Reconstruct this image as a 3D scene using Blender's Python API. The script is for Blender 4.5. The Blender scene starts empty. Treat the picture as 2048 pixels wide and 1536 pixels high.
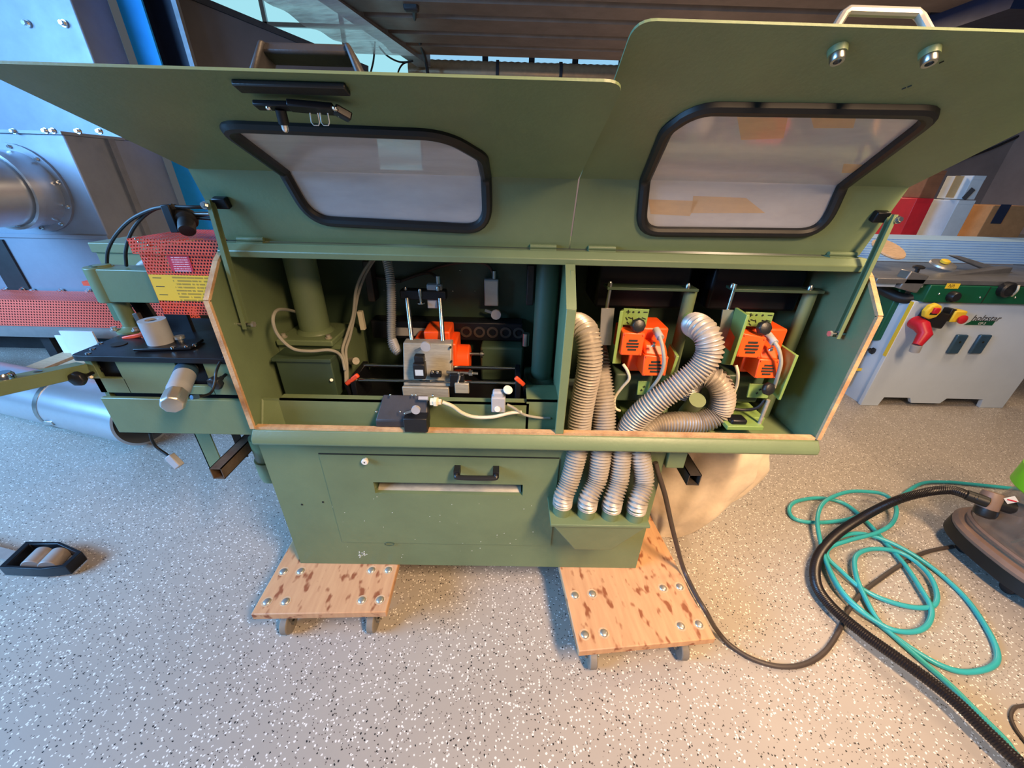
import bpy, bmesh, math, random
from mathutils import Vector, Matrix, Euler

random.seed(7)
scene = bpy.context.scene
COL = scene.collection

# ---------------------------------------------------------------- camera
PITCH, ROLL, YAW = math.radians(28.2), math.radians(1.55), math.radians(0.75)
cam_data = bpy.data.cameras.new('camera')
cam_data.sensor_width = 36.0
cam_data.lens = 770.0 / 2048.0 * 36.0
cam_data.clip_start = 0.02
cam = bpy.data.objects.new('camera', cam_data)
COL.objects.link(cam)
cam.matrix_world = (Matrix.Translation((0, 0, 1.52)) @ Matrix.Rotation(-YAW, 4, 'Z')
                    @ Matrix.Rotation(math.pi / 2 - PITCH, 4, 'X') @ Matrix.Rotation(ROLL, 4, 'Z'))
scene.camera = cam

# ---------------------------------------------------------------- world and lights
world = bpy.data.worlds.new('world')
scene.world = world
world.use_nodes = True
world.node_tree.nodes['Background'].inputs[0].default_value = (0.62, 0.70, 0.80, 1)
world.node_tree.nodes['Background'].inputs[1].default_value = 0.12


def area_light(name, loc, target, sx, sy, power, color):
    d = bpy.data.lights.new(name, 'AREA')
    d.shape = 'RECTANGLE'
    d.size, d.size_y = sx, sy
    d.energy = power
    d.color = color
    o = bpy.data.objects.new(name, d)
    COL.objects.link(o)
    o.location = loc
    o.rotation_euler = (Vector(target) - Vector(loc)).to_track_quat('-Z', 'Y').to_euler()
    return o


area_light('daylight_window', (-5.2, -0.6, 2.7), (-2.2, 1.9, 0.7), 3.2, 2.0, 660, (0.21, 0.52, 1.0))
hl = area_light('hall_lamp_right', (1.25, -0.72, 2.95), (0.7, 1.15, 0.5), 0.35, 1.3, 86, (1.0, 0.66, 0.38))
hl.data.spread = math.radians(115)   # cone narrowed so the warm light fades towards the far left
area_light('hall_lamp_back', (2.9, 1.9, 3.0), (2.4, 1.4, 0.0), 0.35, 1.3, 46, (1.0, 0.70, 0.44))
area_light('far_fill_light', (3.4, 6.6, 3.08), (3.4, 6.6, 0.0), 0.35, 1.3, 190, (1.0, 0.72, 0.48))  # added unseen fill; its floor bounce brightens the soffit and rear wall

vs = scene.view_settings
vs.view_transform = 'Standard'
vs.look = 'None'
vs.exposure = 0.0
vs.gamma = 1.0
vs.use_curve_mapping = False


# ---------------------------------------------------------------- materials
def lin(c):
    return c / 12.92 if c <= 0.04045 else ((c + 0.055) / 1.055) ** 2.4


def rgb(r, g, b):
    return (lin(r / 255), lin(g / 255), lin(b / 255), 1.0)


def nd(nt, typ, **kw):
    n = nt.nodes.new(typ)
    for k, v in kw.items():
        setattr(n, k, v)
    return n


M = {}


def mat(name, col, rough=0.5, metal=0.0, var=0.12, scale=9.0, bump=0.0, bscale=60.0, spec=0.5,
        dirt=None, coat=0.0, stretch=None):
    m = bpy.data.materials.new(name)
    m.use_nodes = True
    nt = m.node_tree
    p = nt.nodes['Principled BSDF']
    tc = nd(nt, 'ShaderNodeTexCoord')
    mp = nd(nt, 'ShaderNodeMapping')
    if stretch:
        mp.inputs['Scale'].default_value = stretch
    geo = nd(nt, 'ShaderNodeNewGeometry')
    nt.links.new(geo.outputs['Position'], mp.inputs['Vector'])
    nz = nd(nt, 'ShaderNodeTexNoise')
    nz.inputs['Scale'].default_value = scale
    nz.inputs['Detail'].default_value = 6
    nz.inputs['Roughness'].default_value = 0.65
    nt.links.new(mp.outputs[0], nz.inputs['Vector'])
    mix = nd(nt, 'ShaderNodeMix', data_type='RGBA')
    c = rgb(*col)
    d = dirt and rgb(*dirt) or tuple(x * (1 - 2 * var) for x in c[:3]) + (1,)
    l = tuple(min(1, x * (1 + var)) for x in c[:3]) + (1,)
    mix.inputs['A'].default_value = l
    mix.inputs['B'].default_value = d
    rmp = nd(nt, 'ShaderNodeMapRange')
    rmp.inputs['From Min'].default_value = 0.35
    rmp.inputs['From Max'].default_value = 0.75
    nt.links.new(nz.outputs['Fac'], rmp.inputs['Value'])
    nt.links.new(rmp.outputs[0], mix.inputs['Factor'])
    nt.links.new(mix.outputs['Result'], p.inputs['Base Color'])
    rr = nd(nt, 'ShaderNodeMapRange')
    rr.inputs['To Min'].default_value = max(0.03, rough - 0.08)
    rr.inputs['To Max'].default_value = min(1, rough + 0.1)
    nt.links.new(nz.outputs['Fac'], rr.inputs['Value'])
    nt.links.new(rr.outputs[0], p.inputs['Roughness'])
    p.inputs['Metallic'].default_value = metal
    p.inputs['Specular IOR Level'].default_value = spec
    p.inputs['Coat Weight'].default_value = coat
    if bump:
        n2 = nd(nt, 'ShaderNodeTexNoise')
        n2.inputs['Scale'].default_value = bscale
        n2.inputs['Detail'].default_value = 3
        nt.links.new(mp.outputs[0], n2.inputs['Vector'])
        b = nd(nt, 'ShaderNodeBump')
        b.inputs['Strength'].default_value = bump
        b.inputs['Distance'].default_value = 0.01
        nt.links.new(n2.outputs['Fac'], b.inputs['Height'])
        nt.links.new(b.outputs[0], p.inputs['Normal'])
    M[name] = m
    return m


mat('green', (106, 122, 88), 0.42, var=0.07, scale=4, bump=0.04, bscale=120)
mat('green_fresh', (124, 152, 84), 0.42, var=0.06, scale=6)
mat('green_dark', (58, 76, 58), 0.45, var=0.1, scale=6)  # darker copy of the machine green; hood interior shade put into the colour
mat('dusty_black', (52, 50, 52), 0.5, var=0.2, bump=0.05, bscale=200)
mat('black_plastic', (24, 24, 26), 0.42, var=0.15, bump=0.05, bscale=200)
mat('black_rubber', (17, 17, 18), 0.5, var=0.1)
mat('black_steel', (30, 31, 36), 0.38, metal=0.5, var=0.2)
mat('dark_cast', (38, 38, 40), 0.6, var=0.2)
mat('steel', (176, 176, 172), 0.3, metal=1.0, var=0.1, scale=30)
mat('chrome', (215, 215, 215), 0.14, metal=1.0, var=0.03)
mat('brushed', (166, 160, 144), 0.42, metal=0.3, var=0.14, scale=20, stretch=(1, 1, 8))
mat('aluminium', (196, 194, 188), 0.36, metal=0.8, var=0.06, scale=14)
mat('galvanised', (138, 146, 158), 0.45, metal=0.3, var=0.06, scale=5, bump=0.03, bscale=14)
mat('galvanised_pipe', (200, 206, 212), 0.3, metal=0.7, var=0.04, scale=6, bump=0.05, bscale=7)
mat('steel_dark_panel', (86, 82, 84), 0.5, metal=0.2, var=0.08, scale=3)
mat('rust_seal', (190, 158, 118), 0.8, var=0.2, scale=14, dirt=(146, 104, 68), bump=0.2, bscale=150)
mat('rusty_tube', (104, 86, 70), 0.6, metal=0.4, var=0.2, scale=18, dirt=(84, 58, 40))
mat('dark_tube', (70, 62, 56), 0.5, metal=0.4, var=0.2, scale=18)
mat('orange', (240, 84, 26), 0.38, var=0.06, scale=8)
mat('orange_lever', (232, 78, 36), 0.5, var=0.08)
mat('red', (196, 30, 40), 0.45, var=0.08)
mat('red_plug', (190, 26, 44), 0.4, var=0.06)
mat('yellow', (232, 196, 52), 0.5, var=0.05)
mat('white_plastic', (226, 222, 212), 0.45, var=0.04)
mat('cream_plastic', (222, 212, 184), 0.45, var=0.05)
mat('grey_plastic', (162, 162, 164), 0.5, var=0.06)
mat('grey_cable', (150, 148, 136), 0.55, var=0.08)
mat('cream_cable', (206, 200, 176), 0.5, var=0.06)
mat('brown_cable', (66, 56, 50), 0.5, var=0.12)
mat('flex_hose', (178, 170, 160), 0.36, metal=0.3, var=0.08, scale=30)
mat('conduit', (160, 160, 156), 0.4, metal=0.4, var=0.06)
mat('teal', (52, 166, 168), 0.34, var=0.05)
mat('vac_hose', (30, 24, 24), 0.36, var=0.1)
mat('bag_cloth', (222, 204, 180), 0.9, var=0.08, scale=12, bump=0.25, bscale=16)
mat('cardboard', (168, 122, 78), 0.85, var=0.08, scale=12)
mat('cardboard_dark', (128, 82, 52), 0.85, var=0.1, scale=12)
mat('tape_brown', (196, 160, 108), 0.4, var=0.05)
mat('white_paint', (200, 214, 228), 0.42, var=0.03, scale=3)
mat('saw_green', (10, 84, 56), 0.4, var=0.06)
mat('alu_table', (168, 208, 244), 0.5, metal=0.1, var=0.03)  # blue of the reflected daylight is put into the aluminium's base colour
mat('cast_table', (128, 128, 128), 0.4, metal=0.6, var=0.1)
mat('blue_paint', (26, 168, 255), 0.6, var=0.05)
mat('navy_tone', (22, 34, 60), 0.5, var=0.1)
mat('paper', (226, 230, 236), 0.7, var=0.02)
mat('pallet_wood', (196, 166, 132), 0.8, var=0.14, scale=20, stretch=(1, 6, 6))
mat('lime', (120, 208, 30), 0.35, var=0.04)
mat('vac_base', (128, 104, 90), 0.45, var=0.1)
mat('wall_brown', (146, 130, 122), 0.85, var=0.08, scale=2)
mat('ceiling_metal', (120, 108, 98), 0.5, metal=0.2, var=0.12, scale=3)
mat('beam_grey', (126, 130, 136), 0.5, metal=0.2, var=0.1)
mat('dark_beam', (34, 36, 44), 0.6, var=0.1)
mat('duct_foil', (186, 160, 128), 0.34, metal=0.7, var=0.1, scale=8, bump=0.2, bscale=9)
mat('grey_roller', (150, 140, 134), 0.5, var=0.12)
mat('castor_grey', (128, 120, 108), 0.6, var=0.15)
mat('ink', (22, 28, 18), 0.7)
mat('white_print', (220, 224, 218), 0.6)
mat('label_dark', (70, 70, 74), 0.5)
mat('blue_ring', (60, 92, 118), 0.35, metal=0.4)
mat('boxwhite', (186, 198, 206), 0.6, var=0.05)
mat('wire', (30, 30, 34), 0.6)


def emis(name, col, s):
    m = bpy.data.materials.new(name)
    m.use_nodes = True
    p = m.node_tree.nodes['Principled BSDF']
    p.inputs['Base Color'].default_value = (0.02, 0.02, 0.02, 1)
    p.inputs['Emission Color'].default_value = rgb(*col)
    p.inputs['Emission Strength'].default_value = s
    M[name] = m
    return m


emis('window_daylight', (168, 232, 246), 0.95)
emis('window_strip', (150, 205, 240), 1.0)


def floor_mat():
    m = bpy.data.materials.new('flake_floor')
    m.use_nodes = True
    nt = m.node_tree
    L = nt.links.new
    p = nt.nodes['Principled BSDF']
    geo = nd(nt, 'ShaderNodeNewGeometry')

    def flakes(scale, lo, hi, thr, off):
        mp = nd(nt, 'ShaderNodeMapping')
        mp.inputs['Location'].default_value = off
        L(geo.outputs['Position'], mp.inputs['Vector'])
        # distort so that the chips have ragged outlines
        nz = nd(nt, 'ShaderNodeTexNoise')
        nz.inputs['Scale'].default_value = 160
        L(mp.outputs[0], nz.inputs['Vector'])
        sc = nd(nt, 'ShaderNodeVectorMath', operation='SCALE')
        sc.inputs['Scale'].default_value = 0.006
        L(nz.outputs['Color'], sc.inputs[0])
        ad = nd(nt, 'ShaderNodeVectorMath', operation='ADD')
        L(mp.outputs[0], ad.inputs[0])
        L(sc.outputs[0], ad.inputs[1])
        v = nd(nt, 'ShaderNodeTexVoronoi', voronoi_dimensions='2D')
        v.inputs['Scale'].default_value = scale
        L(ad.outputs[0], v.inputs['Vector'])
        sep = nd(nt, 'ShaderNodeSeparateColor')
        L(v.outputs['Color'], sep.inputs[0])
        a = nd(nt, 'ShaderNodeMath', operation='LESS_THAN')
        L(v.outputs['Distance'], a.inputs[0])
        a.inputs[1].default_value = thr
        g = nd(nt, 'ShaderNodeMath', operation='GREATER_THAN')
        L(sep.outputs[0], g.inputs[0])
        g.inputs[1].default_value = lo
        h = nd(nt, 'ShaderNodeMath', operation='LESS_THAN')
        L(sep.outputs[0], h.inputs[0])
        h.inputs[1].default_value = hi
        m1 = nd(nt, 'ShaderNodeMath', operation='MULTIPLY')
        L(a.outputs[0], m1.inputs[0])
        L(g.outputs[0], m1.inputs[1])
        m2 = nd(nt, 'ShaderNodeMath', operation='MULTIPLY')
        L(m1.outputs[0], m2.inputs[0])
        L(h.outputs[0], m2.inputs[1])
        return m2.outputs[0]

    big = nd(nt, 'ShaderNodeTexNoise')
    big.inputs['Scale'].default_value = 2.2
    big.inputs['Detail'].default_value = 5
    L(geo.outputs['Position'], big.inputs['Vector'])
    base = nd(nt, 'ShaderNodeMix', data_type='RGBA')
    base.inputs['A'].default_value = rgb(172, 164, 154)
    base.inputs['B'].default_value = rgb(160, 152, 142)
    L(big.outputs['Fac'], base.inputs['Factor'])
    cur = base.outputs['Result']
    for colr, args in [(rgb(166, 158, 148), (130, 0.86, 1.1, 0.45, (5.1, 3, 0))),
                       (rgb(228, 224, 216), (105, 0.905, 1.1, 0.33, (0, 0, 0))),
                       (rgb(232, 228, 220), (165, 0.935, 1.1, 0.40, (2.3, 7, 0))),
                       (rgb(44, 40, 38), (115, 0.955, 1.1, 0.30, (9, 1, 0))),
                       (rgb(80, 70, 64), (230, 0.955, 1.1, 0.40, (4, 4, 0)))]:
        f = flakes(*args)
        mx = nd(nt, 'ShaderNodeMix', data_type='RGBA')
        L(f, mx.inputs['Factor'])
        L(cur, mx.inputs['A'])
        mx.inputs['B'].default_value = colr
        cur = mx.outputs['Result']
    L(cur, p.inputs['Base Color'])
    rn = nd(nt, 'ShaderNodeMapRange')
    rn.inputs['To Min'].default_value = 0.28
    rn.inputs['To Max'].default_value = 0.5
    L(big.outputs['Fac'], rn.inputs['Value'])
    L(rn.outputs[0], p.inputs['Roughness'])
    p.inputs['Specular IOR Level'].default_value = 0.4
    M['flake_floor'] = m


floor_mat()


def plywood_mat():
    m = bpy.data.materials.new('plywood')
    m.use_nodes = True
    nt = m.node_tree
    L = nt.links.new
    p = nt.nodes['Principled BSDF']
    tc = nd(nt, 'ShaderNodeTexCoord')
    mp = nd(nt, 'ShaderNodeMapping')
    mp.inputs['Scale'].default_value = (9, 1.2, 1)
    L(tc.outputs['Object'], mp.inputs['Vector'])
    g = nd(nt, 'ShaderNodeTexNoise')
    g.inputs['Scale'].default_value = 6
    g.inputs['Detail'].default_value = 8
    L(mp.outputs[0], g.inputs['Vector'])
    mx = nd(nt, 'ShaderNodeMix', data_type='RGBA')
    mx.inputs['A'].default_value = rgb(214, 172, 128)
    mx.inputs['B'].default_value = rgb(180, 130, 92)
    L(g.outputs['Fac'], mx.inputs['Factor'])
    mp2 = nd(nt, 'ShaderNodeMapping')
    mp2.inputs['Scale'].default_value = (1.0, 0.5, 1)
    L(tc.outputs['Object'], mp2.inputs['Vector'])
    v = nd(nt, 'ShaderNodeTexNoise')
    v.inputs['Scale'].default_value = 30
    v.inputs['Detail'].default_value = 2
    L(mp2.outputs[0], v.inputs['Vector'])
    th = nd(nt, 'ShaderNodeMapRange')
    th.inputs['From Min'].default_value = 0.57
    th.inputs['From Max'].default_value = 0.66
    L(v.outputs['Fac'], th.inputs['Value'])
    mx2 = nd(nt, 'ShaderNodeMix', data_type='RGBA')
    L(th.outputs[0], mx2.inputs['Factor'])
    L(mx.outputs['Result'], mx2.inputs['A'])
    mx2.inputs['B'].default_value = rgb(140, 82, 50)
    L(mx2.outputs['Result'], p.inputs['Base Color'])
    p.inputs['Roughness'].default_value = 0.6
    M['plywood'] = m


plywood_mat()


def perf_mat(name, col, pitch, hole):
    """perforated sheet: the holes are cut in the sheet by its own UV grid (metres)"""
    m = bpy.data.materials.new(name)
    m.use_nodes = True
    nt = m.node_tree
    L = nt.links.new
    p = nt.nodes['Principled BSDF']
    p.inputs['Base Color'].default_value = rgb(*col)
    p.inputs['Roughness'].default_value = 0.45
    uv = nd(nt, 'ShaderNodeUVMap')
    sep = nd(nt, 'ShaderNodeSeparateXYZ')
    L(uv.outputs[0], sep.inputs[0])
    row = nd(nt, 'ShaderNodeMath', operation='DIVIDE')
    L(sep.outputs[1], row.inputs[0])
    row.inputs[1].default_value = pitch
    fl = nd(nt, 'ShaderNodeMath', operation='FLOOR')
    L(row.outputs[0], fl.inputs[0])
    half = nd(nt, 'ShaderNodeMath', operation='MULTIPLY')
    L(fl.outputs[0], half.inputs[0])
    half.inputs[1].default_value = 0.5
    cx = nd(nt, 'ShaderNodeMath', operation='DIVIDE')
    L(sep.outputs[0], cx.inputs[0])
    cx.inputs[1].default_value = pitch
    sh = nd(nt, 'ShaderNodeMath', operation='ADD')
    L(cx.outputs[0], sh.inputs[0])
    L(half.outputs[0], sh.inputs[1])
    masks = []
    for src in (sh, row):
        fr = nd(nt, 'ShaderNodeMath', operation='FRACT')
        L(src.outputs[0], fr.inputs[0])
        sb = nd(nt, 'ShaderNodeMath', operation='SUBTRACT')
        L(fr.outputs[0], sb.inputs[0])
        sb.inputs[1].default_value = 0.5
        ab = nd(nt, 'ShaderNodeMath', operation='ABSOLUTE')
        L(sb.outputs[0], ab.inputs[0])
        ls = nd(nt, 'ShaderNodeMath', operation='LESS_THAN')
        L(ab.outputs[0], ls.inputs[0])
        ls.inputs[1].default_value = hole / 2
        masks.append(ls)
    mu = nd(nt, 'ShaderNodeMath', operation='MULTIPLY')
    L(masks[0].outputs[0], mu.inputs[0])
    L(masks[1].outputs[0], mu.inputs[1])
    iv = nd(nt, 'ShaderNodeMath', operation='SUBTRACT')
    iv.inputs[0].default_value = 1
    L(mu.outputs[0], iv.inputs[1])
    L(iv.outputs[0], p.inputs['Alpha'])
    M[name] = m


perf_mat('guard_mesh', (236, 78, 44), 0.0085, 0.56)
perf_mat('guard_mesh_far', (255, 110, 88), 0.022, 0.48)


def print_mat(name, bg, ink, rows, x0, x1, gap):
    """label with lines of small illegible print, by UV 0..1"""
    m = bpy.data.materials.new(name)
    m.use_nodes = True
    nt = m.node_tree
    L = nt.links.new
    p = nt.nodes['Principled BSDF']
    p.inputs['Roughness'].default_value = 0.5
    uv = nd(nt, 'ShaderNodeUVMap')
    sep = nd(nt, 'ShaderNodeSeparateXYZ')
    L(uv.outputs[0], sep.inputs[0])
    r = nd(nt, 'ShaderNodeMath', operation='MULTIPLY')
    L(sep.outputs[1], r.inputs[0])
    r.inputs[1].default_value = rows
    fr = nd(nt, 'ShaderNodeMath', operation='FRACT')
    L(r.outputs[0], fr.inputs[0])
    c1 = nd(nt, 'ShaderNodeMath', operation='LESS_THAN')
    L(fr.outputs[0], c1.inputs[0])
    c1.inputs[1].default_value = gap
    fl = nd(nt, 'ShaderNodeMath', operation='FLOOR')
    L(r.outputs[0], fl.inputs[0])
    cmb = nd(nt, 'ShaderNodeCombineXYZ')
    sx = nd(nt, 'ShaderNodeMath', operation='MULTIPLY')
    L(sep.outputs[0], sx.inputs[0])
    sx.inputs[1].default_value = 40
    L(sx.outputs[0], cmb.inputs[0])
    fl9 = nd(nt, 'ShaderNodeMath', operation='MULTIPLY')
    L(fl.outputs[0], fl9.inputs[0])
    fl9.inputs[1].default_value = 7.3
    L(fl9.outputs[0], cmb.inputs[1])
    nz = nd(nt, 'ShaderNodeTexNoise')
    nz.inputs['Scale'].default_value = 0.9
    L(cmb.outputs[0], nz.inputs['Vector'])
    c2 = nd(nt, 'ShaderNodeMath', operation='GREATER_THAN')
    L(nz.outputs['Fac'], c2.inputs[0])
    c2.inputs[1].default_value = 0.42
    a = nd(nt, 'ShaderNodeMath', operation='GREATER_THAN')
    L(sep.outputs[0], a.inputs[0])
    a.inputs[1].default_value = x0
    b = nd(nt, 'ShaderNodeMath', operation='LESS_THAN')
    L(sep.outputs[0], b.inputs[0])
    b.inputs[1].default_value = x1
    cur = c1
    for o in (c2, a, b):
        mu = nd(nt, 'ShaderNodeMath', operation='MULTIPLY')
        L(cur.outputs[0], mu.inputs[0])
        L(o.outputs[0], mu.inputs[1])
        cur = mu
    mx = nd(nt, 'ShaderNodeMix', data_type='RGBA')
    L(cur.outputs[0], mx.inputs['Factor'])
    mx.inputs['A'].default_value = rgb(*bg)
    mx.inputs['B'].default_value = rgb(*ink)
    L(mx.outputs['Result'], p.inputs['Base Color'])
    M[name] = m


print_mat('label_yellow', (244, 186, 30), (172, 132, 20), 8, 0.26, 0.93, 0.5)
print_mat('label_red', (206, 28, 52), (246, 190, 196), 7, 0.14, 0.9, 0.4)


def pane_mat(name, dust, alpha, rough):
    m = bpy.data.materials.new(name)
    m.use_nodes = True
    nt = m.node_tree
    L = nt.links.new
    p = nt.nodes['Principled BSDF']
    geo = nd(nt, 'ShaderNodeNewGeometry')
    mp = nd(nt, 'ShaderNodeMapping')
    mp.inputs['Scale'].default_value = (1, 3, 3)
    L(geo.outputs['Position'], mp.inputs['Vector'])
    nz = nd(nt, 'ShaderNodeTexNoise')
    nz.inputs['Scale'].default_value = 7
    nz.inputs['Detail'].default_value = 7
    L(mp.outputs[0], nz.inputs['Vector'])
    r = nd(nt, 'ShaderNodeMapRange')
    r.inputs['From Min'].default_value = 0.3
    r.inputs['From Max'].default_value = 0.7
    r.inputs['To Min'].default_value = alpha - 0.12
    r.inputs['To Max'].default_value = alpha + 0.12
    L(nz.outputs['Fac'], r.inputs['Value'])
    L(r.outputs[0], p.inputs['Alpha'])
    p.inputs['Base Color'].default_value = rgb(*dust)
    p.inputs['Roughness'].default_value = rough
    p.inputs['Specular IOR Level'].default_value = 1.0
    p.inputs['IOR'].default_value = 1.7
    M[name] = m


pane_mat('dusty_pane', (188, 187, 190), 0.72, 0.10)
pane_mat('old_tape', (222, 180, 126), 0.5, 0.4)
pane_mat('clear_tank', (150, 132, 116), 0.45, 0.15)
pane_mat('plastic_sheet', (190, 205, 225), 0.8, 0.3)


# ---------------------------------------------------------------- mesh helpers
def V(p):
    return Vector(p)


def catmull(pts, n=8, closed=False):
    P_ = [Vector(p) for p in pts]
    if len(P_) < 3:
        return P_
    out = []
    N = len(P_)
    rng = range(N if closed else N - 1)
    for i in rng:
        if closed:
            p0, p1, p2, p3 = P_[(i - 1) % N], P_[i], P_[(i + 1) % N], P_[(i + 2) % N]
        else:
            p1, p2 = P_[i], P_[i + 1]
            p0 = P_[i - 1] if i > 0 else p1 * 2 - p2
            p3 = P_[i + 2] if i + 2 < N else p2 * 2 - p1
        for k in range(n):
            t = k / n
            out.append(0.5 * ((2 * p1) + (p2 - p0) * t + (2 * p0 - 5 * p1 + 4 * p2 - p3) * t * t
                              + (3 * p1 - p0 - 3 * p2 + p3) * t * t * t))
    if not closed:
        out.append(P_[-1])
    return out


def resample(pts, step, closed=False):
    pts = [Vector(p) for p in pts]
    if closed:
        pts = pts + [pts[0]]
    acc = [0.0]
    for a, b in zip(pts, pts[1:]):
        acc.append(acc[-1] + (b - a).length)
    total = acc[-1]
    n = max(2, int(round(total / step)))
    out = []
    j = 0
    for k in range(n + (0 if closed else 1)):
        s = total * k / n
        while j < len(acc) - 2 and acc[j + 1] < s:
            j += 1
        d = acc[j + 1] - acc[j]
        t = (s - acc[j]) / d if d > 1e-9 else 0
        out.append(pts[j].lerp(pts[j + 1], t))
    return out, total


class B:
    def __init__(self):
        self.bm = bmesh.new()

    def box(self, lo, hi):
        lo, hi = Vector(lo), Vector(hi)
        a = Vector([min(lo[i], hi[i]) for i in range(3)])
        b = Vector([max(lo[i], hi[i]) for i in range(3)])
        return self.hexa([(a.x, a.y, a.z), (b.x, a.y, a.z), (b.x, b.y, a.z), (a.x, b.y, a.z),
                          (a.x, a.y, b.z), (b.x, a.y, b.z), (b.x, b.y, b.z), (a.x, b.y, b.z)])

    def hexa(self, c):
        v = [self.bm.verts.new(p) for p in c]
        for f in ((3, 2, 1, 0), (4, 5, 6, 7), (0, 1, 5, 4), (1, 2, 6, 5), (2, 3, 7, 6), (3, 0, 4, 7)):
            self.bm.faces.new([v[i] for i in f])
        return self

    def rbox(self, c, s, rot=(0, 0, 0)):
        m = Euler([math.radians(a) for a in rot]).to_matrix()
        c = Vector(c)
        sx, sy, sz = s[0] / 2, s[1] / 2, s[2] / 2
        return self.hexa([c + m @ Vector(p) for p in
                          [(-sx, -sy, -sz), (sx, -sy, -sz), (sx, sy, -sz), (-sx, sy, -sz),
                           (-sx, -sy, sz), (sx, -sy, sz), (sx, sy, sz), (-sx, sy, sz)]])

    def bar(self, p0, p1, w, t, side=(0, 0, 1)):
        """rectangular bar from p0 to p1, w wide across 'side', t thick"""
        p0, p1 = Vector(p0), Vector(p1)
        d = (p1 - p0).normalized()
        s = Vector(side)
        s = (s - d * s.dot(d)).normalized()
        n = d.cross(s)
        c = []
        for p in (p0, p1):
            c += [p - s * w / 2 - n * t / 2, p + s * w / 2 - n * t / 2, p + s * w / 2 + n * t / 2, p - s * w / 2 + n * t / 2]
        self.hexa(c)
        return self

    def prism(self, poly, off):
        off = Vector(off)
        a = [self.bm.verts.new(p) for p in poly]
        b = [self.bm.verts.new(Vector(p) + off) for p in poly]
        self.bm.faces.new(a[::-1])
        self.bm.faces.new(b)
        n = len(a)
        for i in range(n):
            self.bm.faces.new((a[i], a[(i + 1) % n], b[(i + 1) % n], b[i]))
        return self

    def sweep(self, pts, rad, seg=12, closed=False, caps=True, squash=None):
        pts = [Vector(p) for p in pts]
        n = len(pts)
        rf = rad if callable(rad) else (lambda i, t: rad)
        tan = []
        for i in range(n):
            a = pts[(i - 1) % n] if (closed or i > 0) else pts[i]
            b = pts[(i + 1) % n] if (closed or i < n - 1) else pts[i]
            d = b - a
            tan.append(d.normalized() if d.length > 1e-9 else Vector((0, 0, 1)))
        up = Vector((0, 0, 1)) if abs(tan[0].z) < 0.9 else Vector((0, 1, 0))
        nrm = (up - tan[0] * up.dot(tan[0])).normalized()
        rings = []
        for i in range(n):
            nrm = nrm - tan[i] * nrm.dot(tan[i])
            nrm.normalize()
            bi = tan[i].cross(nrm)
            r = rf(i, i / max(1, n - 1))
            ring = []
            for k in range(seg):
                a = 2 * math.pi * k / seg
                ring.append(self.bm.verts.new(pts[i] + (nrm * math.cos(a) + bi * math.sin(a)) * r))
            rings.append(ring)
        m = n if closed else n - 1
        for i in range(m):
            A, C = rings[i], rings[(i + 1) % n]
            for k in range(seg):
                self.bm.faces.new((A[k], A[(k + 1) % seg], C[(k + 1) % seg], C[k]))
        if caps and not closed:
            self.bm.faces.new(rings[0][::-1])
            self.bm.faces.new(rings[-1])
        return self

    def cyl(self, p0, p1, r0, r1=None, seg=20, caps=True):
        r1 = r0 if r1 is None else r1
        return self.sweep([p0, p1], lambda i, t: r0 if i == 0 else r1, seg, caps=caps)

    def ring(self, p0, p1, ro, ri, seg=32):
        """hollow cylinder"""
        p0, p1 = Vector(p0), Vector(p1)
        d = (p1 - p0).normalized()
        up = Vector((0, 0, 1)) if abs(d.z) < 0.9 else Vector((0, 1, 0))
        n = (up - d * up.dot(d)).normalized()
        b = d.cross(n)
        rr = []
        for p, r in ((p0, ro), (p1, ro), (p1, ri), (p0, ri)):
            rr.append([self.bm.verts.new(p + (n * math.cos(2 * math.pi * k / seg) + b * math.sin(2 * math.pi * k / seg)) * r)
                       for k in range(seg)])
        for j in range(4):
            A, C = rr[j], rr[(j + 1) % 4]
            for k in range(seg):
                self.bm.faces.new((A[k], A[(k + 1) % seg], C[(k + 1) % seg], C[k]))
        return self

    def lathe(self, p, axis, prof, seg=28):
        p = Vector(p)
        d = Vector(axis).normalized()
        up = Vector((0, 0, 1)) if abs(d.z) < 0.9 else Vector((0, 1, 0))
        n = (up - d * up.dot(d)).normalized()
        b = d.cross(n)
        rings = []
        for r, h in prof:
            r = max(r, 1e-4)
            rings.append([self.bm.verts.new(p + d * h + (n * math.cos(2 * math.pi * k / seg) + b * math.sin(2 * math.pi * k / seg)) * r)
                          for k in range(seg)])
        for A, C in zip(rings, rings[1:]):
            for k in range(seg):
                self.bm.faces.new((A[k], A[(k + 1) % seg], C[(k + 1) % seg], C[k]))
        self.bm.faces.new(rings[0][::-1])
        self.bm.faces.new(rings[-1])
        return self

    def tube(self, pts, r, seg=10, n=8, closed=False):
        return self.sweep(catmull(pts, n, closed), r, seg, closed)

    def hose(self, pts, r, pitch, amp, seg=20, sub=6):
        path, total = resample(catmull(pts, 14), pitch / sub)
        cnt = total / pitch
        n = len(path)
        rr = r if callable(r) else (lambda t: r)
        return self.sweep(path, lambda i, t: rr(t) + amp * math.cos(2 * math.pi * cnt * t), seg)

    def sphere(self, c, r, sc=(1, 1, 1), u=20, v=12):
        c = Vector(c)
        prof = [(r * math.sin(math.pi * i / v), -r * math.cos(math.pi * i / v)) for i in range(v + 1)]
        start = len(self.bm.verts)
        self.lathe((0, 0, 0), (0, 0, 1), prof, u)
        self.bm.verts.ensure_lookup_table()
        for vv in self.bm.verts[start:]:
            vv.co = Vector((vv.co.x * sc[0], vv.co.y * sc[1], vv.co.z * sc[2])) + c
        return self

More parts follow.
